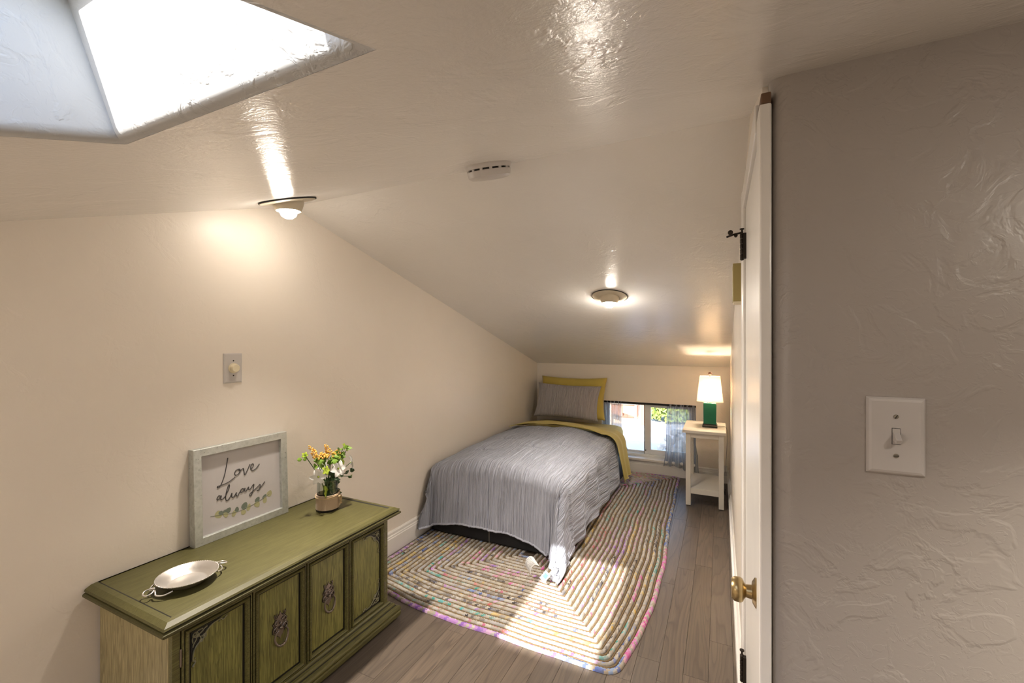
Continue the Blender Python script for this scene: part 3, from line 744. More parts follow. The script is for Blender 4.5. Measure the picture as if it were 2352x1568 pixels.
# ------------------------------------------------------------------ FRAMED SIGN
lean = R(2.0); FZ = STOP; FH, FW, FT = .342, .365, .032; fy0 = .892; fx = -1.659
sg = thing('framed_sign', 'galvanised metal framed sign leaning on the wall above the sideboard', 'framed sign', (fx, fy0 + FW / 2, FZ))
TF = Matrix.Translation((fx, fy0, FZ)) @ Matrix.Rotation(-lean, 4, 'Y')   # local: x out of picture, y right, z up ; front at x=0
fb_ = .027
t = MB()
def fl(i, d): return [TF @ Vector((d, i, i)), TF @ Vector((d, FW - i, i)), TF @ Vector((d, FW - i, FH - i)), TF @ Vector((d, i, FH - i))]
t.loft([fl(0, -FT), fl(0, -.001), fl(.001, 0), fl(fb_ - .001, 0), fl(fb_, -.001), fl(fb_, -.016)], True); t.build('frame', M['galv'], sg)
t = MB(); t.loft([fl(.003, -FT + .004), fl(.003, -.0155), fl(fb_ - .004, -.0155)], True, (True, True)); t.build('board', M['paper'], sg)
# lettering traced as pen strokes on the board
Q = np.array([(245, 425), (1115, 212), (1207, 1005), (345, 1335)], float)   # board corners TL TR BR BL
D = np.array([(0, 1), (1, 1), (1, 0), (0, 0)], float)
A = []; bb = []
for (px, py), (X_, Y_) in zip(Q, D):
    A += [[px, py, 1, 0, 0, 0, -px * X_, -py * X_], [0, 0, 0, px, py, 1, -px * Y_, -py * Y_]]; bb += [X_, Y_]
Hm = np.append(np.linalg.solve(np.array(A), np.array(bb)), 1).reshape(3, 3)
def onboard(px, py, d=-.0150):
    q = Hm @ np.array([px, py, 1]); a, b = q[0] / q[2], q[1] / q[2]
    return TF @ Vector((d, fb_ + a * (FW - 2 * fb_), fb_ + b * (FH - 2 * fb_)))
strokes = [
 [(560, 438), (552, 540), (540, 640), (522, 715), (500, 765), (478, 778), (475, 764), (500, 754), (555, 733), (610, 700), (660, 655)],
 [(692, 566), (664, 580), (652, 612), (664, 634), (690, 624), (712, 592), (706, 566), (692, 566), (706, 584), (730, 568), (744, 556), (756, 596), (766, 630), (786, 588), (815, 506)],
 [(826, 560), (850, 538), (852, 508), (838, 504), (826, 530), (830, 566), (854, 578), (890, 552), (920, 503)],
 [(522, 872), (500, 868), (484, 896), (488, 916), (508, 902), (528, 868), (524, 902), (536, 910), (566, 880), (594, 818), (608, 762), (600, 743), (586, 790), (576, 866), (584, 914), (602, 920), (628, 880), (642, 838), (644, 876), (660, 886), (680, 856), (692, 832), (692, 862), (712, 868), (728, 822)],
 [(772, 792), (752, 788), (736, 812), (744, 830), (764, 818), (784, 782), (780, 812), (798, 812), (822, 768), (824, 794), (844, 790), (872, 742), (880, 744), (876, 800), (862, 860), (846, 870), (848, 842), (884, 808), (928, 762), (948, 738), (952, 764), (940, 802), (922, 808), (948, 790), (1000, 705)]]
t = MB()
for s_ in strokes: t.tube([onboard(p.x, p.y) for p in smooth_line(s_, 7)], .0018, 5)
t.build('lettering', M['ink'], sg)
t = MB(); t.tube([onboard(p.x, p.y) for p in smooth_line([(430, 1103), (560, 1078), (700, 1055), (850, 990), (960, 925), (1060, 850)], 6)], .0006, 4); t.build('printed_stem', M['leaf_a'], sg)
leaves = [(515, 1080, 40, 44, 0, 1), (540, 1062, 22, 26, .6, 0), (580, 1058, 22, 36, .3, 0), (598, 1084, 30, 28, 1.0, 1), (622, 1032, 26, 36, .6, 0), (690, 1064, 22, 46, .35, 1), (716, 1024, 22, 30, .1, 0), (790, 1056, 30, 28, -.9, 1), (798, 984, 32, 46, .35, 0), (846, 1000, 20, 44, .2, 1), (936, 915, 24, 38, .45, 0), (938, 966, 32, 34, .5, 1), (1014, 882, 20, 34, .4, 0), (1022, 916, 22, 40, .1, 1), (1066, 842, 28, 38, .35, 1)]
for k, (cx, cy, a, b, rot, mi) in enumerate(leaves):
    t = MB(); pts = []
    for i in range(14):
        th = 2 * math.pi * i / 14; q = 1 + .12 * math.cos(th) ; ex, ey = a * math.sin(th) * (1 - .25 * math.cos(th)), -b * math.cos(th)
        X_, Y_ = ex * math.cos(rot) - ey * math.sin(rot), ex * math.sin(rot) + ey * math.cos(rot)
        pts.append(onboard(cx + X_, cy + Y_, -.0152 + .00008 * (k % 4)))
    t.v = [tuple(p) for p in pts]; t.f = [tuple(range(14))]; t.m = [0]
    t.build('printed_leaf', M['leaf_b'] if mi else M['leaf_a'], sg)

# ------------------------------------------------------------------ DISH
DC = Vector((-1.447, .757, STOP))
di = thing('serving_dish', 'round hammered aluminium dish with looped handles on the sideboard', 'dish', DC)
T = Matrix.Translation(DC)
MB().lathe([(.030, .001), (.044, .0015), (.058, .012), (.074, .024), (.0775, .0265), (.0775, .0280), (.074, .0265), (.060, .0150), (.050, .0062), (.047, .0050), (.044, .0056), (.005, .0060)], 56, T).build('bowl', M['alu'], di, smooth=50)
t = MB()
for i in range(90):
    a = 2 * math.pi * i / 90; t.sphere((DC.x + .0775 * math.cos(a), DC.y + .0775 * math.sin(a), DC.z + .0275), .0017, 5, 4)
t.build('beaded_rim', M['alu'], di)
for sgn in (-1, 1):
    t = MB(); rot = Matrix.Translation(DC) @ Matrix.Rotation(R(-92 if sgn < 0 else 88) , 4, 'Z')
    pts = [(.058, -.048, .018), (.074, -.040, .014), (.084, -.026, .0135), (.086, -.014, .016), (.080, -.006, .021), (.088, -.013, .022), (.100, -.018, .019), (.108, -.008, .016), (.106, .006, .016), (.096, .010, .018), (.086, .004, .021), (.088, .014, .019), (.090, .024, .014), (.078, .040, .013), (.060, .048, .018)]
    t.tube([rot @ p for p in smooth_line(pts, 6)], .0022, 7); t.build('wire_handle', M['alu'], di, smooth=60)

# ------------------------------------------------------------------ VASE AND FLOWERS
VC = Vector((-1.535, 1.352, STOP))
va = thing('glass_vase', 'clear glass jar vase wrapped in burlap and twine', 'vase', VC); T = Matrix.Translation(VC)
MB().lathe([(.040, .0), (.043, .003), (.043, .128), (.0445, .130), (.0425, .131), (.0405, .128), (.0405, .006), (.002, .005)], 40, T).build('jar', M['jar'], va, smooth=40)
MB().lathe([(.0440, .010), (.0480, .010), (.0480, .070), (.0440, .071)], 40, T, cap=(False, False)).build('burlap_wrap', M['burlap'], va, smooth=40)
MB().lathe([(.042, .0), (.043, .004), (.043, .011)], 40, T).build('base', M['dark'], va, smooth=40)
t = MB()
for z, tl_ in ((.066, .006), (.056, -.004)):
    t.tube([VC + Vector((.0495 * math.cos(a), .0495 * math.sin(a), z + tl_ * math.sin(a))) for a in np.linspace(0, 2 * math.pi, 40, endpoint=False)], .0019, 6, True)
kn_ = VC + Vector((.050 * math.cos(R(20)), .050 * math.sin(R(20)), .058))
for dx_, dz_ in ((.004, .000), (-.001, -.003)):
    t.tube([kn_ + Vector((.004 - p.x * .25, p.x + dx_, p.y + dz_)) for p in smooth_line([(0, 0), (.007, .003), (.012, -.006), (.010, -.020), (.004, -.034)], 6)], .0020, 6)
t.tube([kn_ + Vector((.004, p.x, p.y)) for p in smooth_line([(0, 0), (.004, -.014), (.014, -.034)], 6)], .0020, 6)
t.tube([kn_ + Vector((.004, p.x, p.y)) for p in smooth_line([(0, 0), (.005, -.012), (.012, -.030)], 6)], .0020, 6)
t.sphere(kn_ + Vector((.002, 0, 0)), .005, 8, 6)
t.build('twine_bow', M['twine'], va, smooth=60)
def vpos(u, v, dx=0.): return at_x(u, v, VC.x + dx)
def stem(parent, tip, foot=None):
    f_ = foot or VC + Vector((random.uniform(-.02, .02), random.uniform(-.02, .02), .010))
    mid = VC + Vector(((tip.x - VC.x) * .25, (tip.y - VC.y) * .25, .12))
    t = MB(); t.tube(smooth_line([f_, mid, tip], 8), .0016, 5); t.build('stem', M['stem'], parent)
def petalflower(u, v, dx, size, face, npet, mat, label, cat, grp, name, longp=1.):
    c = vpos(u, v, dx); th = thing(name, label, cat, VC + Vector((0, 0, .01)), grp)
    stem(th, c); n = Vector(face).normalized(); a = n.orthogonal().normalized(); b_ = n.cross(a)
    for k in range(npet):
        an = 2 * math.pi * k / npet + .3; d = a * math.cos(an) + b_ * math.sin(an); e = n.cross(d)
        t = MB(); Lp = []; prof = [(0, .06, 0), (.25, .26, .10), (.55, .34, .16), (.82, .22, .12), (1.0, .02, .0)]
        for q, wd, hh in prof:
            for s_ in (-1, 0, 1): t.v.append(tuple(c + d * size * q * longp + e * size * wd * s_ + n * size * (hh + (.05 if s_ else 0))))
        for r0 in range(4):
            for s_ in range(2): i0 = r0 * 3 + s_; t.f.append((i0, i0 + 1, i0 + 4, i0 + 3)); t.m.append(0)
        t.build('petal', mat, th, smooth=90)
    t = MB(); t.sphere(c + n * size * .1, size * .13, 8, 6); t.build('flower_centre', M['lime'], th)
for (u, v, dx, sz, fc, lb) in ((776, 1076, .045, .034, (1, -.2, .2), 'white star lily at the front of the vase'), (731, 1094, .035, .032, (1, -.6, -.1), 'white star lily drooping on the dimmer side of the vase'), (805, 1062, .0, .034, (.5, .8, .1), 'white star lily drooping towards the bed'), (742, 1072, .0, .022, (1, -.5, .3), 'small white bloom tucked behind the lilies')):
    petalflower(u, v, dx, sz, fc, 6, M['petal'], lb, 'flower', 'white lilies in the vase', 'white_lily', 1.1)
for (u, v, dx, sz, fc, lb) in ((700, 1045, .0, .014, (1, -.5, .3), 'lime green blossom at the outer tip of the bouquet'), (790, 1023, .0, .013, (1, .2, .4), 'lime green blossom at the highest tip of the bouquet'), (797, 1031, .01, .012, (1, .4, .2), 'lime green blossom just below the highest tip'), (748, 1080, .05, .021, (1, 0, .3), 'large lime green blossom above the jar mouth'), (807, 1093, .02, .011, (.6, .7, -.2), 'lime green blossom drooping low on the bed side'), (775, 1050, .02, .018, (1, 0, .4), 'lime green blossom in the middle of the bouquet'), (786, 1060, .0, .016, (1, .3, .4), 'lime green blossom behind the front lily')):
    petalflower(u, v, dx, sz, fc, 5, M['lime'], lb, 'flower', 'lime blossoms in the vase', 'lime_blossom')
def spike(u0, v0, u1, v1, dx, lb):
    a, b_ = vpos(u0, v0, dx), vpos(u1, v1, dx); th = thing('golden_spike', lb, 'flower', VC + Vector((0, 0, .01)), 'golden flower spikes in the vase'); stem(th, a)
    t = MB(); rr = random.Random(u0)
    for k in range(46):
        q = k / 46; wd = .018 * (1 - q) ** .8 + .002; an = rr.uniform(0, 6.28); c = a.lerp(b_, q) + Vector((math.cos(an) * wd * .7, math.sin(an) * wd, rr.uniform(-.004, .004)))
        t.sphere(c, (.0042) * (1.15 - .5 * q), 5, 4)
    t.build('buds', M['gold'], th)
spike(733, 1054, 709, 1024, .02, 'golden flower spike leaning towards the framed sign'); spike(762, 1046, 746, 1021, .015, 'tallest upright golden flower spike'); spike(745, 1050, 738, 1040, .03, 'short golden flower spike in the centre'); spike(772, 1044, 774, 1034, -.01, 'small golden flower spike behind the lime blossoms')
def leafset(u, v, dx, n, sz, mat, lb, seed):
    rr = random.Random(seed); c0 = vpos(u, v, dx); th = thing('leaf_sprig', lb, 'leaf sprig', VC + Vector((0, 0, .01)), 'leaf sprigs in the vase'); stem(th, c0)
    for k in range(int(n * 1.6)):
        c = c0 + Vector((rr.uniform(-.015, .015), rr.uniform(-.022, .022), rr.uniform(-.022, .018))); d = Vector((rr.uniform(0, 1), rr.uniform(-1, 1), rr.uniform(-.4, .8))).normalized(); e = d.cross(Vector((1, .2, .3))).normalized(); n_ = d.cross(e)
        t = MB(); L_ = sz * rr.uniform(1.0, 1.5)
        for q, wd, hh in ((0, .05, 0), (.3, .32, .06), (.65, .28, .05), (1, .02, -.05)):
            for s_ in (-1, 0, 1): t.v.append(tuple(c + d * L_ * q + e * L_ * wd * s_ + n_ * L_ * (hh - (.08 if s_ == 0 else 0))))
        for r0 in range(3):
            for s_ in range(2): i0 = r0 * 3 + s_; t.f.append((i0, i0 + 1, i0 + 4, i0 + 3)); t.m.append(0)
        t.build('leaf', mat, th, smooth=90)
leafset(728, 1062, .02, 5, .026, M['leaf'], 'green leaf sprig on the sign side of the bouquet', 1)
leafset(757, 1060, .02, 8, .028, M['leaf'], 'green leaf sprig in the heart of the bouquet', 2)
leafset(781, 1036, .0, 7, .022, M['leaf'], 'green leaf sprig below the highest blossoms', 3)
leafset(799, 1085, .01, 5, .018, M['leaf_d'], 'dark leaf sprig drooping on the bed side', 4)
leafset(762, 1098, .0, 8, .030, M['leaf_d'], 'dark leaves inside the upper part of the jar', 5)
leafset(755, 1122, .0, 8, .026, M['leaf_d'], 'dark leaves deep inside the jar', 6)
leafset(703, 1049, .0, 3, .018, M['leaf'], 'small leaf sprig at the outer tip', 7)
leafset(752, 1128, .02, 3, .024, M['lime'], 'pale green leaves low inside the jar', 9)

# ------------------------------------------------------------------ RUG
RX0, RX1, RYA, RYB = -1.672, -.285, 1.572, 4.105
rug = thing('braided_rug', 'rectangular braided rug in cream jute and rag colours under the bed', 'rug', ((RX0 + RX1) / 2, (RYA + RYB) / 2, 0))
pal_cream = np.array([(.41, .375, .315), (.47, .44, .39), (.35, .33, .295), (.44, .42, .40), (.34, .29, .23)])
accents = {'blue': [(.10, .16, .45), (.20, .32, .55), (.05, .10, .30)], 'teal': [(.02, .30, .27), (.08, .38, .40), (.30, .50, .50)], 'red': [(.50, .06, .07), (.55, .20, .20), (.45, .12, .22)],
           'purple': [(.25, .10, .50), (.45, .20, .60), (.60, .38, .62)], 'pink': [(.60, .10, .36), (.62, .35, .42), (.58, .22, .50)], 'ochre': [(.55, .36, .08), (.60, .45, .15)], 'black': [(.02, .02, .03), (.06, .07, .12), (.10, .09, .10)], 'grey': [(.40, .38, .40), (.30, .32, .36)]}
akeys = list(accents)
cxr, cyr = (RX0 + RX1) / 2, (RYA + RYB) / 2
def warp(P):
    x, y = P[:, 0], P[:, 1]
    nx_ = .006 * np.sin(3.1 * y + .5) + .004 * np.sin(7.3 * y + 2 + x) + .0018 * np.sin(19 * y + 5 * x)
    ny_ = .006 * np.sin(3.7 * x + 1.1) + .004 * np.sin(8.1 * x + .4 + y) + .0018 * np.sin(21 * x)
    kx = (x - cxr) / (RX1 - cxr)
    tt = (y - RYA) / (RYB - RYA)
    bow = np.where(kx > 0, kx, 0) * (-.045 * np.clip(1 - tt / .18, 0, 1) + .015 * np.sin(np.pi * np.clip(tt * 2.2, 0, 1)) - .035 * np.clip((tt - .5) / .5, 0, 1))
    kl = np.clip((cxr - x) / (cxr - RX0), 0, 1); fy_ = np.clip(1 - tt * 2.5, 0, 1)
    return np.stack([np.maximum(x + nx_ + bow, WL + .018), y + ny_ + .09 * kl ** 2 * fy_], 1)
nring = 0; off = 0.; ri = 0
while True:
    jute = ri % 2 == 1
    wd = .0098 if jute else .0188
    if ri == 0: wd = .023
    hx = (RX1 - RX0) / 2 - off - wd / 2; hy = (RYB - RYA) / 2 - off - wd / 2
    if hx < .03: break
    rr = max(.006, .045 - off * .25)
    # path
    pts = []
    ds = .0070
    def seg(a, b):
        L = math.dist(a, b); k = max(1, int(L / ds))
        for i in range(k): pts.append((a[0] + (b[0] - a[0]) * i / k, a[1] + (b[1] - a[1]) * i / k))
    cs = [(hx - rr, -hy + rr, -90), (hx - rr, hy - rr, 0), (-hx + rr, hy - rr, 90), (-hx + rr, -hy + rr, 180)]
    for ci_, (cx_, cy_, a0) in enumerate(cs):
        k = max(3, int(rr * 1.57 / ds))
        for i in range(k + 1):
            a = R(a0 + 90 * i / k); pts.append((cx_ + rr * math.cos(a), cy_ + rr * math.sin(a)))
        nx2 = cs[(ci_ + 1) % 4]; a = R(a0 + 90)
        seg(pts[-1], (nx2[0] + rr * math.cos(R(nx2[2])), nx2[1] + rr * math.sin(R(nx2[2]))))
    P = warp(np.array(pts) + np.array([cxr, cyr])); N = len(P)
    Tn = np.roll(P, -1, 0) - np.roll(P, 1, 0); Tn /= np.linalg.norm(Tn, axis=1)[:, None] + 1e-9
    Nn = np.stack([Tn[:, 1], -Tn[:, 0]], 1)
    u_ = np.concatenate([[0], np.cumsum(np.linalg.norm(np.diff(P, axis=0), axis=1))])
    K = 6; vv = np.cos(np.linspace(0, np.pi, K + 1)); hh = np.sin(np.linspace(0, np.pi, K + 1))
    pitch = .010 if jute else .0135
    ph = u_[:, None] / pitch + np.abs(vv)[None, :] * .75 + np.where(vv > 0, .5, 0)[None, :]
    bul = 1 + (.16 if not jute else .10) * np.sin(2 * np.pi * ph)
    H = (.0072 if jute else .0108)
    X = P[:, None, 0] + Nn[:, None, 0] * vv[None] * wd * .5 * (1 + .06 * np.sin(2 * np.pi * ph)); Y = P[:, None, 1] + Nn[:, None, 1] * vv[None] * wd * .5 * (1 + .06 * np.sin(2 * np.pi * ph))
    Z = .001 + H * hh[None] * bul
    V = np.stack([X, Y, Z], 2).reshape(-1, 3)
    i_, k_ = np.meshgrid(np.arange(N), np.arange(K), indexing='ij'); i2 = (i_ + 1) % N
    F = np.stack([i_ * (K + 1) + k_, i_ * (K + 1) + k_ + 1, i2 * (K + 1) + k_ + 1, i2 * (K + 1) + k_], 2).reshape(-1, 4)
    vm = (vv[:-1] + vv[1:]) / 2
    um = u_[:, None] / pitch + np.abs(vm)[None] * .75 + np.where(vm > 0, .5, 0)[None]
    idx = np.floor(um).astype(int) * 2 + (vm > 0)[None]; nid = idx.max() + 4
    if jute:
        tab = np.array([(.165, .113, .056)]) * rng.uniform(.75, 1.15, (nid, 1))
    else:
        tab = pal_cream[rng.integers(0, 5, nid)] * rng.uniform(.85, 1.08, (nid, 1))
        blk = 0
        while blk < nid:                                   # rag strips change colour along the braid
            L = int(rng.integers(16, 110)); ak = accents[akeys[rng.integers(0, len(akeys))]]; dens = rng.choice([.10, .22, .35, .55]) if ri else .55
            if ri == 0: ak = accents[rng.choice(['purple', 'pink', 'blue', 'purple', 'blue'])]
            sel = np.nonzero(rng.random(min(L, nid - blk)) < dens)[0] + blk
            mixf = rng.uniform(0, .75, (len(sel), 1)) * (.35 if ri == 0 else 1); tab[sel] = np.array(ak)[rng.integers(0, len(ak), len(sel))] * (1 - mixf) + tab[sel] * mixf; blk += L
    colr = tab[idx].reshape(-1, 3)
    me = bpy.data.meshes.new('braid'); me.from_pydata((V - np.array([cxr, cyr, 0])).tolist(), [], F.tolist()); me.materials.append(M['braid'])
    ca_ = me.color_attributes.new('Col', 'FLOAT_COLOR', 'CORNER')
    ca_.data.foreach_set('color', np.repeat(np.concatenate([colr, np.ones((len(colr), 1))], 1), 4, axis=0).astype(np.float32).ravel())
    me.polygons.foreach_set('use_smooth', [True] * len(me.polygons))
    o = bpy.data.objects.new('braid', me); COL.objects.link(o); o.parent = rug
    off += wd * .97; ri += 1

# ------------------------------------------------------------------ BED
BX0, BX1, BYF, BYH = -1.672, -.775, 2.262, 4.112
base = thing('box_spring', 'black fabric box spring under the single bed', 'box spring', ((BX0 + BX1) / 2, (BYF + BYH) / 2, .012))
def rrect(x0, x1, y0, y1, r, z, k=5):
    o = []
    for cx_, cy_, a0 in ((x1 - r, y0 + r, -90), (x1 - r, y1 - r, 0), (x0 + r, y1 - r, 90), (x0 + r, y0 + r, 180)):
        for i in range(k + 1): a = R(a0 + 90 * i / k); o.append((cx_ + r * math.cos(a), cy_ + r * math.sin(a), z))
    return o
def slab(x0, x1, y0, y1, z0, z1, r, e):
    mb = MB(); L = []
    for i, z in ((e, z0), (e * .3, z0 + e * .3), (0, z0 + e), (0, z1 - e), (e * .3, z1 - e * .3), (e, z1)): L.append(rrect(x0 + i, x1 - i, y0 + i, y1 - i, r, z))
    return mb.loft(L, True, (True, True))
slab(BX0, BX1, BYF, BYH, .0155, .232, .04, .012).build('box', M['black'], base, smooth=50)
MB().box(-1.237, -1.2345, BYF - .0012, BYF + .003, .02, .20).build('seam', M['screw'], base)
mat_ = thing('mattress', 'single mattress in a yellow fitted sheet', 'mattress', ((BX0 + BX1) / 2, (BYF + BYH) / 2, .234))
slab(BX0 + .01, BX1 - .035, BYF + .06, BYH - .005, .234, .430, .06, .045).build('sheeted_core', M['yellow'], mat_, smooth=60)

def fnoise(p, q, seed, lo, hi, n=10):
    r = np.random.default_rng(seed); o = np.zeros_like(p)
    for _ in range(n):
        f = np.exp(r.uniform(np.log(lo), np.log(hi))); a = r.uniform(0, np.pi); o += np.sin(2 * np.pi * f * (p * np.cos(a) + q * np.sin(a)) + r.uniform(0, 6.28)) / n ** .5
    return o
def grid_faces(n, m_): 
    i_, k_ = np.meshgrid(np.arange(n - 1), np.arange(m_ - 1), indexing='ij'); a = i_ * m_ + k_
    return np.stack([a, a + 1, a + m_ + 1, a + m_], 2).reshape(-1, 4)
def grid_normals(G):
    du = np.gradient(G, axis=0); dv = np.gradient(G, axis=1); n = np.cross(du, dv); n /= np.linalg.norm(n, axis=2)[:, :, None] + 1e-12
    return n
def grid_obj(name, G, U, mat, parent=None, thick=0, off=None, mats2=None):
    n, m_ = G.shape[:2]; me = bpy.data.meshes.new(name); q = np.array(off if off is not None else (0, 0, 0))
    me.from_pydata((G.reshape(-1, 3) - q).tolist(), [], grid_faces(n, m_)[:, ::-1].tolist()); me.materials.append(mat)
    if mats2: me.materials.append(mats2)
    ul = me.uv_layers.new(name='UVMap'); idx = np.zeros(len(me.loops), dtype=np.int32); me.loops.foreach_get('vertex_index', idx)
    ul.data.foreach_set('uv', U.reshape(-1, 2)[idx].astype(np.float32).ravel())
    me.polygons.foreach_set('use_smooth', [True] * len(me.polygons))
    o = bpy.data.objects.new(name, me); COL.objects.link(o); o.parent = parent
    if thick:
        s_ = o.modifiers.new('solid', 'SOLIDIFY'); s_.thickness = thick; s_.offset = -1
        if mats2: s_.material_offset = 1
    return o
def drape(p, q, xL, xR, yH, yF, zt, wall=True, skew=True, r=.07, side_out=4.):
    W = xR - xL; L = yH - yF
    xt = xL + np.clip(p, 0, W); yt = yH - np.clip(q, 0, L)
    dp = np.maximum(0, p - W) - np.maximum(0, -p); dq = np.maximum(0, q - L)
    rho = np.hypot(dp, dq) + 1e-9; c = 2 * np.abs(dp) * dq / rho ** 2; ang = np.arctan2(dq, np.abs(dp))
    al = np.radians(side_out + 22 * c)
    arc = rho < r * np.pi / 2; rem = np.maximum(0, rho - r * np.pi / 2)
    out = np.where(arc, r * np.sin(np.minimum(rho / r, np.pi / 2)), r + rem * np.sin(al)); dn = np.where(arc, r * (1 - np.cos(np.minimum(rho / r, np.pi / 2))), r + rem * np.cos(al))
    ux, uy = dp / rho, -dq / rho
    if skew: ux = ux * (1 - .52 * c * np.clip(rho / .3, 0, 1)); uy = uy * (1 + .22 * c * np.clip(rho / .3, 0, 1))
    z = zt - dn; fl_ = .030; ex = np.maximum(0, fl_ - z); z = np.maximum(z, fl_ + .004 * np.sin(60 * p)); out = out + ex * .55
    return xt + ux * out, yt + uy * out, z, rho, c, ang
NP, NQ = 520, 230
xL, xR, yH, yF = -1.615, -.835, 3.50, 2.345
Wc, Lc = xR - xL, yH - yF
pv = np.linspace(-.17, Wc + .425, NP); t01 = np.linspace(0, 1, NQ)
Pg, Tg = np.meshgrid(pv, t01, indexing='ij')
hemlen = .405 + .055 * np.clip(Pg / Wc, 0, 1) + .012 * np.sin(7 * Pg + 1)
Qg = Tg * (Lc + hemlen)
side_extra = (Pg > Wc) * (Pg - Wc)
Qg = Qg + (1 - Tg) ** 3 * (-.30 * side_extra)          # head edge swings towards the pillows on the hanging side
crown = .452 + .052 * (1 - np.abs(2 * np.clip(Pg / Wc, 0, 1) - 1) ** 3) * np.clip((Qg + .05) / .15, 0.4, 1)
crown = crown - .022 * np.clip((Qg / Lc - .45) / .55, 0, 1) ** 2
X, Y, Z, rho, cc, ang = drape(Pg, Qg, xL, xR, yH, yF, crown, r=.085)
hang = np.clip(rho / .25, 0, 1)
G = np.stack([X, Y, Z], 2); Nn = grid_normals(G)
if Nn[NP // 2, NQ // 4, 2] < 0: Nn = -Nn
r1 = np.random.default_rng(11)
pl = np.zeros_like(Pg)
for _ in range(14):
    lam = r1.uniform(.016, .045); pl += np.sin(2 * np.pi * Pg / lam + r1.uniform(0, 6.28) + 1.1 * np.sin(r1.uniform(3, 9) * Qg + r1.uniform(0, 6))) * r1.uniform(.5, 1)
side_c = np.clip((Pg - Wc) / .1, 0, 1)
disp = pl * .00075 * (.55 + 1.4 * hang) * (1 - .65 * side_c)
fold_f = np.sin(2 * np.pi * Pg / .17 + 1.3 * np.sin(3 * Qg)) * .006 * hang * (1 - side_c)
fold_s = np.sin(2 * np.pi * Qg / .31 + 1.0 + 1.2 * np.sin(4 * Pg)) * .011 * hang * side_c * (1 - cc)
fold_c = np.sin(ang * 9 + 2.0) * .020 * cc * np.clip(rho / .3, 0, 1) + np.sin(ang * 17 + 4 * rho) * .008 * cc * np.clip(rho / .3, 0, 1)
top_n = fnoise(Pg, Qg * .6, 5, 1.2, 4.5) * .0065 * (1 - .6 * hang) + fnoise(Pg, Qg * .35, 6, 6, 14, 16) * .0022 + fnoise(Pg, Qg, 16, 5, 10, 12) * .0022 * side_c
for (tp_, tq_) in ((.17, .62), (.47, .40), (.60, .62), (.30, .24), (.72, .22), (.48, .80), (.18, .95)):
    d = np.hypot(Pg - tp_, Qg - tq_); an_ = np.arctan2(Qg - tq_, Pg - tp_)
    top_n -= .012 * np.exp(-(d / .022) ** 2) + .0035 * np.exp(-(d / .08) ** 2) * (1 + np.sin(5 * an_ + tp_ * 40))
G = G + Nn * (disp + fold_f + fold_s + fold_c + top_n)[:, :, None]
G[:, :, 0] = np.maximum(G[:, :, 0], WL + .026); G[:, :, 2] = np.maximum(G[:, :, 2], .028)
# keep clear of the base block
comf = thing('comforter', 'grey pleated comforter spread over the bed', 'comforter', (-1.2, 2.9, .03))
U = np.stack([Pg, Qg], 2)
if grid_normals(G)[NP // 2, NQ // 4, 2] < 0: G = G[::-1]; U = U[::-1]
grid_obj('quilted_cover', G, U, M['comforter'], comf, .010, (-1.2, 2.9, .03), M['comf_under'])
edge = [tuple(G[i, 0]) for i in range(0, NP, 3)]
MB().tube([Vector(e) + Vector((0, 0, -.006)) for e in edge], .0085, 7).build('piped_edge', M['comforter'], comf, smooth=80)
hem = [tuple(G[i, -1]) for i in range(0, NP, 3)]
MB().tube([Vector(e) + Vector((0, .004, 0)) for e in hem], .0075, 7).build('piped_hem', M['comforter'], comf, smooth=80)
# sewn-in tags by the corner on the floor
tp_ = at_z(1250, 1318, .06)
T = Matrix.Translation(at_z(1258, 1325, .05) + Vector((.0, -.035, .02))) @ Matrix.Rotation(YAW * .6, 4, 'Z') @ Matrix.Rotation(R(-38), 4, 'X') @ Matrix.Rotation(R(38), 4, 'Y')
lt = MB().box(-.016, .016, -.0006, .0006, -.022, .022, 0, T).build('sewn_tag', M['tag'], comf)
MB().box(-.010, .010, -.0012, -.0007, -.008, .014, 0, T).build('blue_mark', M['blue_ink'], lt)
t = MB(); c0 = at_z(1243, 1300, .08) + Vector((-.03, -.03, 0)); bw = []
for i in range(13):
    a = R(-40 + 14 * i); bw.append(c0 + Vector((-.030 * math.sin(a) * .8, -.012 * math.sin(a), .036 * math.cos(a))))
dv = Vector((.020, -.012, -.012)); t.loft([[p - dv for p in bw], [p + dv for p in bw]], False)
ct = t.build('care_tag', M['tag'], comf, smooth=80); ct.modifiers.new('s', 'SOLIDIFY').thickness = .0008
t = MB()
for k in range(6): t.tube([p.lerp(p, 0) - dv * (.75 - .28 * k) + Vector((-.0012, -.0012, .0006)) for p in bw[3:11]], .0005, 4)
t.build('care_print', M['ink'], ct)

# turned-down yellow sheet
pv2 = np.linspace(-.03, Wc + .46, 150); qv2 = np.linspace(-.22, .13, 50)
P2, Q2 = np.meshgrid(pv2, qv2, indexing='ij')
hs = np.clip((P2 - Wc) / .45, 0, 1)
y_sh = 3.49 + .015 * np.sin(4 * P2) - Q2 * (1 - .25 * hs) + .13 * hs
lift = .024 * np.clip((Q2 + .10) / .10, 0, 1)                     # rides up over the comforter edge
cr2 = .458 + .048 * (1 - np.abs(2 * np.clip(P2 / Wc, 0, 1) - 1) ** 3) * np.clip((Q2 + .22) / .22, .3, 1) + lift
X2, _, Z2, rho2, _, _ = drape(P2, np.zeros_like(P2), xL, xR + .006, 3.5, 2.345, cr2, r=.085, side_out=6.)
Z2 += .004 * fnoise(P2, Q2, 21, 2, 6) ; Y2 = y_sh + .006 * fnoise(P2, Q2, 22, 2, 5) * hs; X2 += .010 * np.sin(2 * np.pi * Q2 / .17 + 2 * P2) * hs + .022 * np.clip(hs * 3, 0, 1)
G2 = np.stack([np.maximum(X2, WL + .02), Y2, np.maximum(Z2, .09)], 2); U2 = np.stack([P2, Q2], 2)
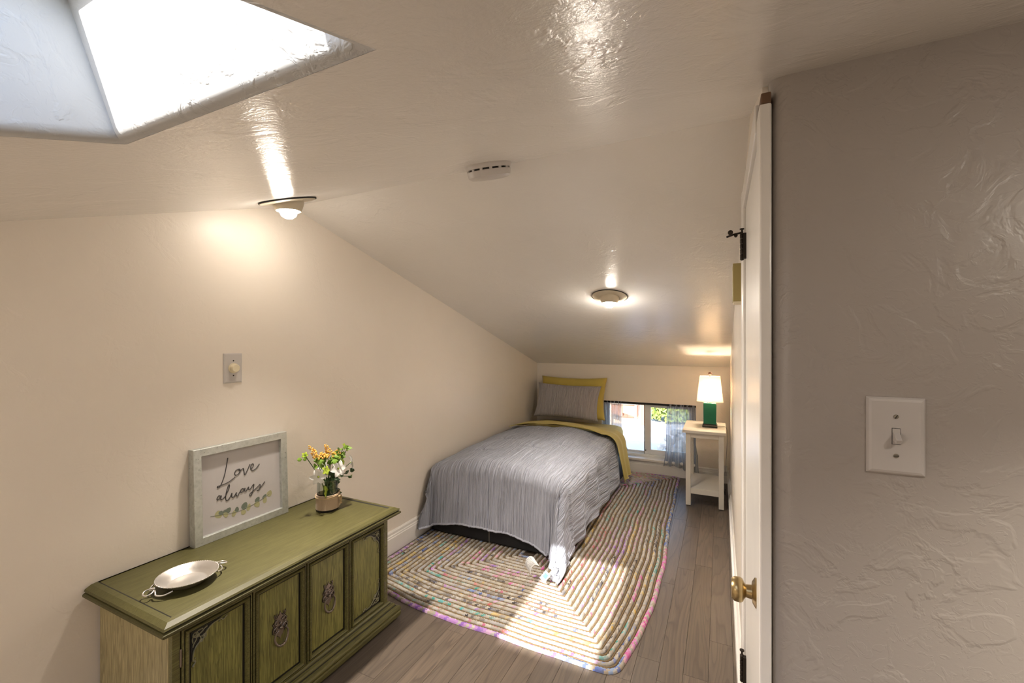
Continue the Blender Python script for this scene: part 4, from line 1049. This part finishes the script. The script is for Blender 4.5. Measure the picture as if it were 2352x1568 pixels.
if grid_normals(G2)[70, 25, 2] < 0: G2 = G2[::-1]; U2 = U2[::-1]
tag(grid_obj('top_sheet', G2, U2, M['yellow'], None, .004), 'yellow top sheet folded back over the comforter edge', 'bed sheet')

def pillow(name, w_, h_, t_, c, rx, rz, mat, label, seed, ry=0):
    n = 56; s_, r_2 = np.meshgrid(np.linspace(-1, 1, n), np.linspace(-1, 1, n), indexing='ij')
    edge_ = (1 - np.abs(s_) ** 4) * (1 - np.abs(r_2) ** 4); th = t_ / 2 * edge_ ** .42
    pinch = 1 - .07 * (1 - np.abs(r_2) ** 2) * np.abs(s_) ** 3; pinch2 = 1 - .09 * (1 - np.abs(s_) ** 2) * np.abs(r_2) ** 3
    X_ = s_ * w_ / 2 * pinch; Z_ = r_2 * h_ / 2 * pinch2
    wr_ = fnoise(s_ * w_, r_2 * h_ * .4, seed, 4, 16, 14) * .0026 * edge_ ** .3
    Mx = Matrix.Rotation(rz, 3, 'Z') @ Matrix.Rotation(rx, 3, 'X') @ Matrix.Rotation(ry, 3, 'Y'); Ma = np.array(Mx)
    F = np.stack([X_, -th - wr_ + 0 * X_, Z_], 2) @ Ma.T + np.array(c); Bk = np.stack([X_, th + wr_ * .5, Z_], 2) @ Ma.T + np.array(c)
    V = np.concatenate([F.reshape(-1, 3), Bk.reshape(-1, 3)]); fa = grid_faces(n, n); fb2 = fa[:, ::-1] + n * n
    th_ = thing(name, label, 'pillow', (c[0], c[1], c[2] - h_ / 2))
    me = bpy.data.meshes.new('pillowcase'); me.from_pydata((V - np.array(th_.location)).tolist(), [], fa.tolist() + fb2.tolist()); me.materials.append(mat)
    uvv = np.concatenate([np.stack([s_ * w_ / 2, r_2 * h_ / 2], 2).reshape(-1, 2)] * 2)
    ul = me.uv_layers.new(name='UVMap'); idx = np.zeros(len(me.loops), dtype=np.int32); me.loops.foreach_get('vertex_index', idx); ul.data.foreach_set('uv', uvv[idx].astype(np.float32).ravel())
    bm = bmesh.new(); bm.from_mesh(me); bmesh.ops.remove_doubles(bm, verts=bm.verts, dist=1e-5); bmesh.ops.recalc_face_normals(bm, faces=bm.faces); bm.to_mesh(me); bm.free()
    me.polygons.foreach_set('use_smooth', [True] * len(me.polygons))
    o = bpy.data.objects.new('pillowcase', me); COL.objects.link(o); o.parent = th_
pillow('bed_pillow', .66, .40, .13, (-1.29, 4.03, .672), R(-14), R(0), M['yellow_p'], 'yellow pillow propped against the low wall', 31)
pillow('bed_pillow', .615, .335, .12, (-1.300, 3.90, .645), R(-22), R(3), M['pillow_grey'], 'grey pleated pillow in front of the yellow one', 32, R(1.5))

# ------------------------------------------------------------------ NIGHTSTAND
NX0, NX1, NYF, NYB = -.232, .022, 3.445, 3.86
ns = thing('nightstand', 'narrow distressed white nightstand with a low shelf', 'nightstand', ((NX0 + NX1) / 2, (NYF + NYB) / 2, 0))
NT_ = .558
MB().box(NX0 - .022, NX1 + .014, NYF - .018, NYB + .01, NT_ - .020, NT_).build('tabletop', M['stand'], ns, bevel=.002)
LG = .034
for a in (NX0, NX1 - LG):
    for b in (NYF, NYB - LG):
        lg = MB().box(a, a + LG, b, b + LG, .006, NT_ - .020).build('leg', M['stand'], ns, bevel=.0015)
        MB().box(a + .003, a + LG - .003, b + .003, b + LG - .003, 0, .006).build('foot_pad', M['dark'], lg)
for nm, bx in (('apron', (NX0 + LG, NX1 - LG, NYF + .006, NYF + .020, NT_ - .056, NT_ - .020)), ('apron', (NX0 + LG, NX1 - LG, NYB - .02, NYB - .006, NT_ - .056, NT_ - .020)), ('apron', (NX0 + .006, NX0 + .02, NYF + LG, NYB - LG, NT_ - .056, NT_ - .020)), ('apron', (NX1 - .02, NX1 - .006, NYF + LG, NYB - LG, NT_ - .056, NT_ - .020)),
               ('shelf', (NX0 + .008, NX1 - .008, NYF + LG, NYB - LG, .118, .132)), ('shelf_rail', (NX0 + LG, NX1 - LG, NYF + .004, NYF + LG, .092, .132)), ('shelf_rail', (NX0 + LG, NX1 - LG, NYB - LG, NYB - .004, .092, .132))):
    MB().box(*bx).build(nm, M['stand'], ns, bevel=.0012)
# ------------------------------------------------------------------ TABLE LAMP
LC = Vector((-.073, 3.635, NT_)); lm = thing('table_lamp', 'green ceramic table lamp with cream rectangular shade on the nightstand', 'table lamp', LC)
def lrect(a, b, z): return [(LC.x + sx * a, LC.y + sy * b, LC.z + z) for sx, sy in ((-1, -1), (1, -1), (1, 1), (-1, 1))]
MB().loft([lrect(.052, .046, 0), lrect(.052, .046, .016), lrect(.048, .042, .018), lrect(.048, .042, .026)], True, (True, True)).build('base', M['blackwood'], lm, bevel=.002)
MB().loft([lrect(.0435, .038, .026), lrect(.0445, .039, .030), lrect(.0455, .040, .170), lrect(.0445, .039, .184), lrect(.040, .034, .188)], True, (True, True)).build('body', M['greenglass'], lm, bevel=.003)
MB().loft([lrect(.022, .020, .188), lrect(.022, .020, .196)], True, (True, True)).build('neck', M['blackwood'], lm)
t = MB(); t.lathe([(.009, .196), (.009, .235), (.012, .238), (.012, .245)], 14, Matrix.Translation(LC)); t.build('socket', M['screw'], lm)
t = MB(); t.sphere(LC + Vector((0, 0, .272)), .026, 16, 10); t.build('bulb', M['lampbulb'], lm, smooth=60)
t = MB(); t.loft([lrect(.092, .066, .196), lrect(.091, .065, .1965), lrect(.0705, .050, .386), lrect(.0685, .048, .386), lrect(.0895, .0635, .196), lrect(.092, .066, .196)], True); t.build('shade', M['shade'], lm)
t = MB(); t.tube([LC + Vector((-.068, 0, .375)), LC + Vector((.068, 0, .375))], .0015, 6); t.tube([LC + Vector((0, -.048, .375)), LC + Vector((0, .048, .375))], .0015, 6); t.build('shade_spider', M['screw'], lm)
t = MB(); t.lathe([(.003, .373), (.003, .388), (.006, .389), (.005, .393), (.011, .398), (.0135, .406), (.011, .414), (.003, .418)], 16, Matrix.Translation(LC)); t.build('finial', M['finial'], lm, smooth=40)
t = MB(); t.tube(smooth_line([LC + Vector((.045, .02, .006)), LC + Vector((.075, .035, .004)), LC + Vector((.102, .045, .002)), LC + Vector((.116, .052, -.02)), LC + Vector((.118, .06, -.12)), LC + Vector((.112, .09, -.25)), LC + Vector((.110, .20, -.38)), LC + Vector((.108, .33, -.42))], 8), .0018, 6)
t.build('power_cord', M['cord'], lm, smooth=60)
# outlet strip in the corner
os_ = thing('power_strip', 'white power strip with plugs in the corner behind the nightstand', 'power strip', (.03, 3.98, .03))
MB().box(.018, .050, 3.90, 4.08, .125, .160).build('strip_body', M['white_plastic'], os_, bevel=.003)
for yy in (3.94, 3.99): MB().box(.006, .020, yy, yy + .022, .13, .155).build('plug', M['ivory'], os_, bevel=.002)
t = MB()
for k in range(3): t.tube(smooth_line([(.016, 3.95 + .02 * k, .13), (.004 + .008 * k, 3.90, .07), (.03, 3.84 - .03 * k, .012), (.034, 3.94, .006)], 8), .0022, 6)
t.build('plug_cords', M['dark' ], os_, smooth=60)
